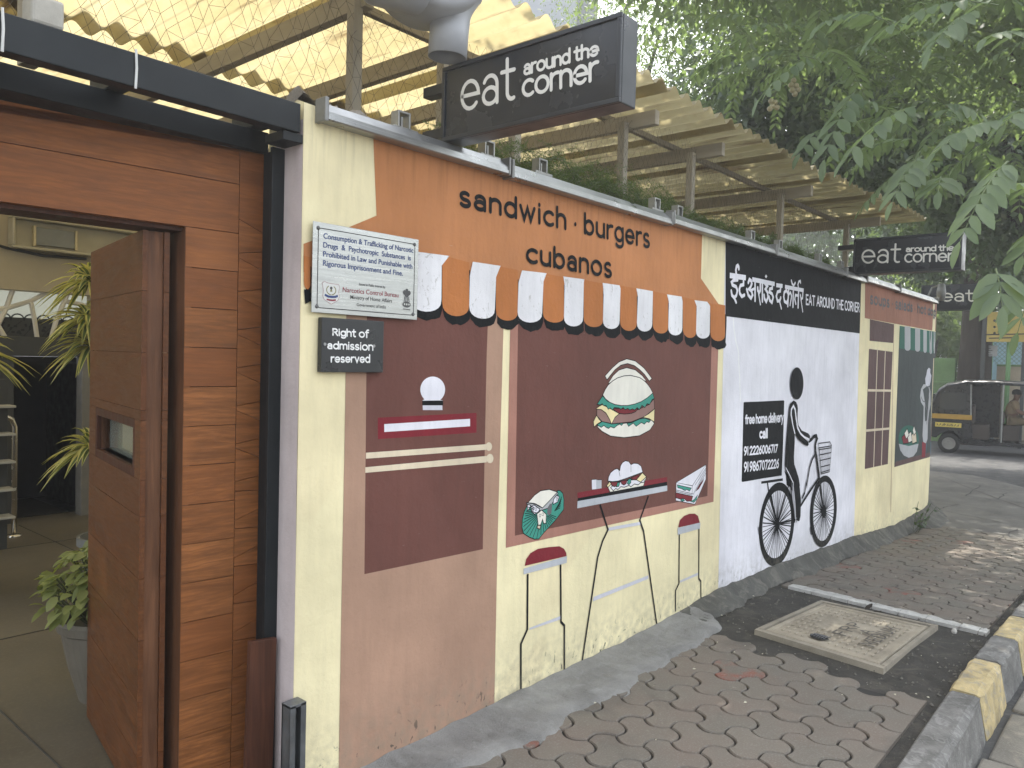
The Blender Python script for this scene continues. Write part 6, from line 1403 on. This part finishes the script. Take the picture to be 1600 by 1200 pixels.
for s in (-1, 1): mb.tube([(1.72, s*.083, 1.42), (1.712, s*.096, 1.40), (1.72, s*.085, 1.38)], [.008, .012, .008], 8)
mb.build('face_features', M_skin, dv, smooth=True)
# ================================================================== FAR BUILDING
M_gb = simple('grey_render', (.30, .32, .35), .8, 0, .06, .4, .1); M_gb2 = simple('dark_grey_render', (.16, .175, .20), .8, 0, .06, .4, .1)
P = lambda px, d: CAM[:2]+d*ray(px, 300)[:2]
def wallbox(pa, pb, d, dep, z0, z1):
    A, B = P(pa, d), P(pb, d); dd = unit(np.array(B-A)); nn = np.array([-dd[1], dd[0]]);  nn = nn if nn@ray(900, 300)[:2] > 0 else -nn
    q_ = [A, B, B+nn*dep, A+nn*dep]; return MB().add([(*c_, z0) for c_ in q_]+[(*c_, z1) for c_ in q_], [(3, 2, 1, 0), (4, 5, 6, 7), (0, 1, 5, 4), (1, 2, 6, 5), (2, 3, 7, 6), (3, 0, 4, 7)])
tb = thing('tower_block', 'plain grey building rising behind the pergola roof', 'building', (*P(880, 30), -.5))
wallbox(700, 893, 30, 8, -.5, 24).build('wall', M_gb, tb); wallbox(893.2, 926, 30.6, 7, -.5, 23).build('wing', M_gb2, tb); wallbox(700, 894, 29.9, .2, 18.2, 18.5).build('ledge', M_gb2, tb)
# ================================================================== TREES
def limb_tree(parent, base, top, r0_, r1_, tips, bend=.25, n=12, name='trunk', br=1.0):
    mb = MB(); base, top = np.array(base, float), np.array(top, float); pts = []; rs = []
    for i in range(9):
        t_ = i/8; pts.append(base+(top-base)*t_+np.array([math.sin(3*t_+base[0]), math.cos(2.3*t_+base[1]), 0])*bend*t_*(1-t_*.4)); rs.append(r0_*(1-t_)**1.4*.5+r0_*.5*(1-t_)+r1_*t_+(r0_*.35 if i == 0 else 0))
    mb.tube(pts, rs, n); mb.build(name, M_bark, parent, smooth=True); end = pts[-1]
    for tp in tips:
        tp = np.array(tp, float); s_ = pts[random.choice((5, 6, 7, 8))]; m_ = (s_+tp)/2+np.array([0, 0, .12*np.linalg.norm(tp-s_)])+rng.normal(size=3)*.12
        MB().tube([s_, s_*.6+m_*.4, m_, m_*.4+tp*.6, tp], [r1_*.8*br, r1_*.6*br, r1_*.42*br, r1_*.28*br, .008], 7).build('branch', M_bark, parent, smooth=True)
D3 = lambda px, py, d: atD(px, py, d)
# the star gooseberry hanging over the footpath
nt_ = thing('overhanging_tree', 'tree with large feathery compound leaves hanging over the footpath', 'tree', (10.2, -2.9, gz(10)-.15))
V = []; F = []; St = MB()
lst = [((1575, 252), (1500, 378), 3.05, 8, .125), ((1566, 190), (1462, 238), 3.4, 8, .12), ((1432, 166), (1318, 250), 3.9, 6, .14), ((1440, 244), (1394, 316), 3.7, 6, .125), ((1470, 276), (1466, 300), 3.6, 2, .14), ((1476, 165), (1530, 178), 3.8, 4, .13),
 ((1560, 8), (1368, 55), 4.0, 8, .14), ((1520, 20), (1455, 76), 3.8, 6, .13), ((1300, 80), (1186, 155), 5.2, 8, .15), ((1240, 80), (1143, 114), 5.6, 7, .14), ((1338, 140), (1288, 250), 4.9, 6, .16), ((1556, 420), (1566, 480), 2.7, 3, .125), ((1630, 300), (1585, 290), 3.2, 4, .12),
 ((1420, 60), (1330, 20), 4.4, 6, .14), ((1600, 60), (1540, 60), 3.7, 5, .13), ((1610, 170), (1570, 196), 3.5, 5, .12), ((1620, 440), (1590, 520), 3.0, 4, .12), ((1290, 200), (1250, 240), 5.5, 4, .15), ((1380, 30), (1280, 40), 4.6, 7, .15), ((1640, 350), (1598, 400), 3.1, 5, .12)]
for (a, b, d, n_, L) in lst: compound(D3(*a, d*1.03), D3(*b, d), n_, L, V, F, St, sag=.10)
cnt = 0
while cnt < 330:
    px, py, d = random.uniform(1120, 1680), random.uniform(-260, 330), random.uniform(4.8, 9.0)
    roof_y = np.interp(px, [1100, 1171, 1263, 1346, 1442, 1700], [120, 175, 225, 262, 300, 330])
    if py > roof_y-25*5/d or (py > 200 and d < 6 and px < 1420): continue
    a = D3(px, py, d); an = random.uniform(0, 2*PI); ln = random.uniform(.32, .5); b = a+np.array([math.cos(an)*ln, math.sin(an)*ln, random.uniform(-.32, .05)]); compound(a, b, random.randint(6, 9), random.uniform(.085, .12), V, F, St, sag=.10); cnt += 1
quick_mesh('crown', V, F, M_lf_near, nt_); tag(St.build('leaf_stalks', simple('green_stalk', (.10, .14, .05), .6, bump=0), nt_, recalc=False), kind='stuff')
crown('shade_crown', [((6.4, .2, 5.9), (1.9, 1.4, .8), 8500), ((9.0, -.6, 5.6), (2.2, 1.7, 1.1), 7000), ((11.2, -.9, 5.6), (2.2, 1.8, 1.3), 6000), ((8.2, -1.7, 4.9), (1.6, .9, .8), 5000), ((8.8, -2.6, 4.7), (2.2, 1.1, .7), 6500), ((5.6, -.1, 5.25), (1.1, .55, .4), 4500), ((11.2, -2.6, 5.0), (2.0, 1.5, 1.0), 5500), ((7.6, 2.0, 6.4), (1.6, 1.3, .8), 6000), ((9.8, 1.6, 6.2), (1.8, 1.6, 1.0), 6500)], .125, M_lf_near, nt_, .45, .35)  # leaf masses added, largely out of view, to shade the paving and roof
limb_tree(nt_, (10.2, -2.9, gz(10)-.2), (9.6, -2.3, 3.6), .22, .13, [D3(1660, 250, 4.6), D3(1640, 60, 5.6), (7.2, .0, 5.6), (9, -.4, 5.6), (11.4, -.9, 5.6), D3(1560, 120, 8.5), D3(1420, 60, 9)], br=.55)
mb = MB(); ber = [(1240, 126), (1236, 133), (1244, 134), (1238, 141), (1247, 140), (1242, 147), (1205, 158), (1211, 160), (1207, 166), (1214, 168), (1203, 170)]
for q_ in ber: c_ = D3(*q_, 5.3); r_ = .019; mb.lathe([(r_*math.sin(t), -r_*math.cos(t)) for t in np.linspace(0.05, PI-.05, 7)], 10, tuple(c_))
mb.split('fruit', simple('gooseberry', (.30, .26, .14), .4, bump=0), nt_, smooth=True)
trees = [('fine_leaved_tree', 'tall fine-leaved tree with sky gaps beyond the pergola roof', [(1040, 20, 15, 2.3, 7000), (1120, 110, 14, 1.6, 5000), (985, 100, 16, 1.6, 3600), (1000, -80, 15, 2.0, 3000)], .085, M_lf_fine, .38, (13.2, 7.5), .3),
 ('dense_tree', 'dark dense tree standing just past the far end of the pergola', [(1225, 170, 12, 1.5, 5000), (1150, 210, 12.5, 1.0, 2600), (1300, 90, 13, 1.9, 5200), (1200, 20, 13, 1.7, 3400), (1370, 250, 13.5, 1.3, 5000)], .15, M_lf_dark, .5, (13.6, 4.4), .28),
 ('dense_tree', 'dark broad tree filling the right side of the view above the street', [(1450, 180, 15, 2.2, 8000), (1560, 110, 15, 2.3, 8000), (1400, 40, 15, 2.1, 6000), (1540, 300, 16, 1.9, 7000), (1620, 330, 15, 1.6, 4000), (1640, 220, 14, 2.0, 4000), (1660, 60, 13, 2.0, 4000)], .16, M_lf_dark, .5, (16.5, -.9), .34)]
for nm, lb, bl, sz, mt, asp, (tx, ty), r_ in trees:
    t = thing(nm, lb, 'tree', (tx, ty, gz(tx)), group='trees over the street')
    bb = [(tuple(D3(a, b, d)), (r, r, r*.75), n_) for a, b, d, r, n_ in bl]; crown('crown', bb, sz, mt, t, asp, .34)
    limb_tree(t, (tx, ty, gz(tx)-.2), np.array([tx, ty, 3.6])*.75+np.array(bb[0][0])*.25, r_, r_*.5, [b[0] for b in bb])
ct = thing('corner_tree', 'thick dark trunk growing through the green wall across the street', 'tree', (XW+.1, yy(1517), -.5))
tb_, tt = atX(1517, 640, XW), atX(1527, 380, XW); crown('crown', [(tuple(D3(1530, 380, 21.5)), (2.2, 2.2, 1.1), 5000), (tuple(D3(1620, 300, 21)), (2.6, 2.6, 1.6), 5000), (tuple(D3(1440, 300, 23)), (2.6, 2.6, 1.5), 6000), (tuple(D3(1478, 395, 22)), (.9, .9, .7), 1400), (tuple(D3(1590, 430, 20)), (1.2, 1.2, .8), 1800)], .2, M_lf_dark, ct, .5, .45)
limb_tree(ct, (XW+.1, tb_[1], -.6), (XW+.1, tt[1], 5.2), .45, .34, [D3(1600, 380, 21.5), D3(1440, 300, 23), D3(1620, 300, 21), D3(1560, 250, 22)], .12, 14)
gt = thing('garden_tree', 'light green bushy tree behind the green wall left of the thick trunk', 'tree', (28, 3.8, -.4)); crown('crown', [(tuple(D3(1470, 520, 27)), (1.5, 1.5, 1.2), 2600), (tuple(D3(1440, 480, 27)), (1.8, 1.8, 1.2), 2600), (tuple(D3(1508, 560, 28)), (.8, .8, .9), 700)], .2, M_lf_fine, gt, .5, .4); limb_tree(gt, (28, 3.8, -.4), (28, 3.8, 2.0), .16, .1, [D3(1470, 520, 27)])
fw = MB(); bl = []
for i in range(17): bl.append((tuple(D3(900+45*i+random.uniform(-20, 20), random.uniform(330, 480)-.12*max(0, 1250-(900+45*i)), random.uniform(34, 46))), (4.5, 4.5, 3.6), 1150))
for i in range(9): bl.append((tuple(D3(1240+55*i, random.uniform(130, 330), random.uniform(30, 40))), (4.2, 4.2, 3.6), 950))
tag(crown('tree_belt', bl, .42, M_lf_far, None, .6, .9), kind='stuff')
pb = thing('pale_building', 'pale low building glimpsed through leaves past the wall corner', 'building', tuple(D3(1455, 470, 32))); A = D3(1440, 520, 33); 
mb = MB(); mb.box(A[0], A[0]+4, A[1]-1.5, A[1]+5, -.5, A[2]+1.3); mb.build('wall', simple('pale_render', (.55, .54, .50), .8), pb)
for i in range(4):
    mb = MB(); mb.box(A[0]-.06, A[0]-.001, A[1]-1.0+i*1.4, A[1]-.3+i*1.4, A[2]-.8, A[2]+.5); mb.build('window', simple('dark_window', (.05, .06, .07), .15), pb)
cl = thing('corner_lamp', 'small grey lamp fixed at the curved wall top by the corner', 'lamp', tuple(atD(1466, 448, 10.2))); c_ = atX(1468, 452, 10.15)
mb = MB(); mb.tube([c_+np.array([-.05, .12, -.12]), c_+np.array([0, .08, .02]), c_+np.array([0, 0, .05])], .012, 6); mb.build('arm', M_aludk, cl); mb = MB(); mb.lathe([(0, .10), (.035, .09), (.05, 0), (.042, -.10), (0, -.11)], 14, tuple(c_+np.array([0, -.02, -.03]))); mb.build('lamp_head', M_aludk, cl, smooth=True)

# ================================================================== THIN HAZE ADDED TO IMITATE THE VEIL OF SUN GLARE
mb = MB(); mb.box(-64, 84, -64, 64, -3.2, 27)
k = NT('veil_haze'); v_ = k.n('VolumePrincipled'); v_.inputs['Color'].default_value = (.95, .97, 1.0, 1); v_.inputs['Density'].default_value = HAZE; v_.inputs['Anisotropy'].default_value = .35
k.l(v_.outputs[0], k.out.inputs['Volume'])
tag(mb.build('haze', k.m), kind='stuff')
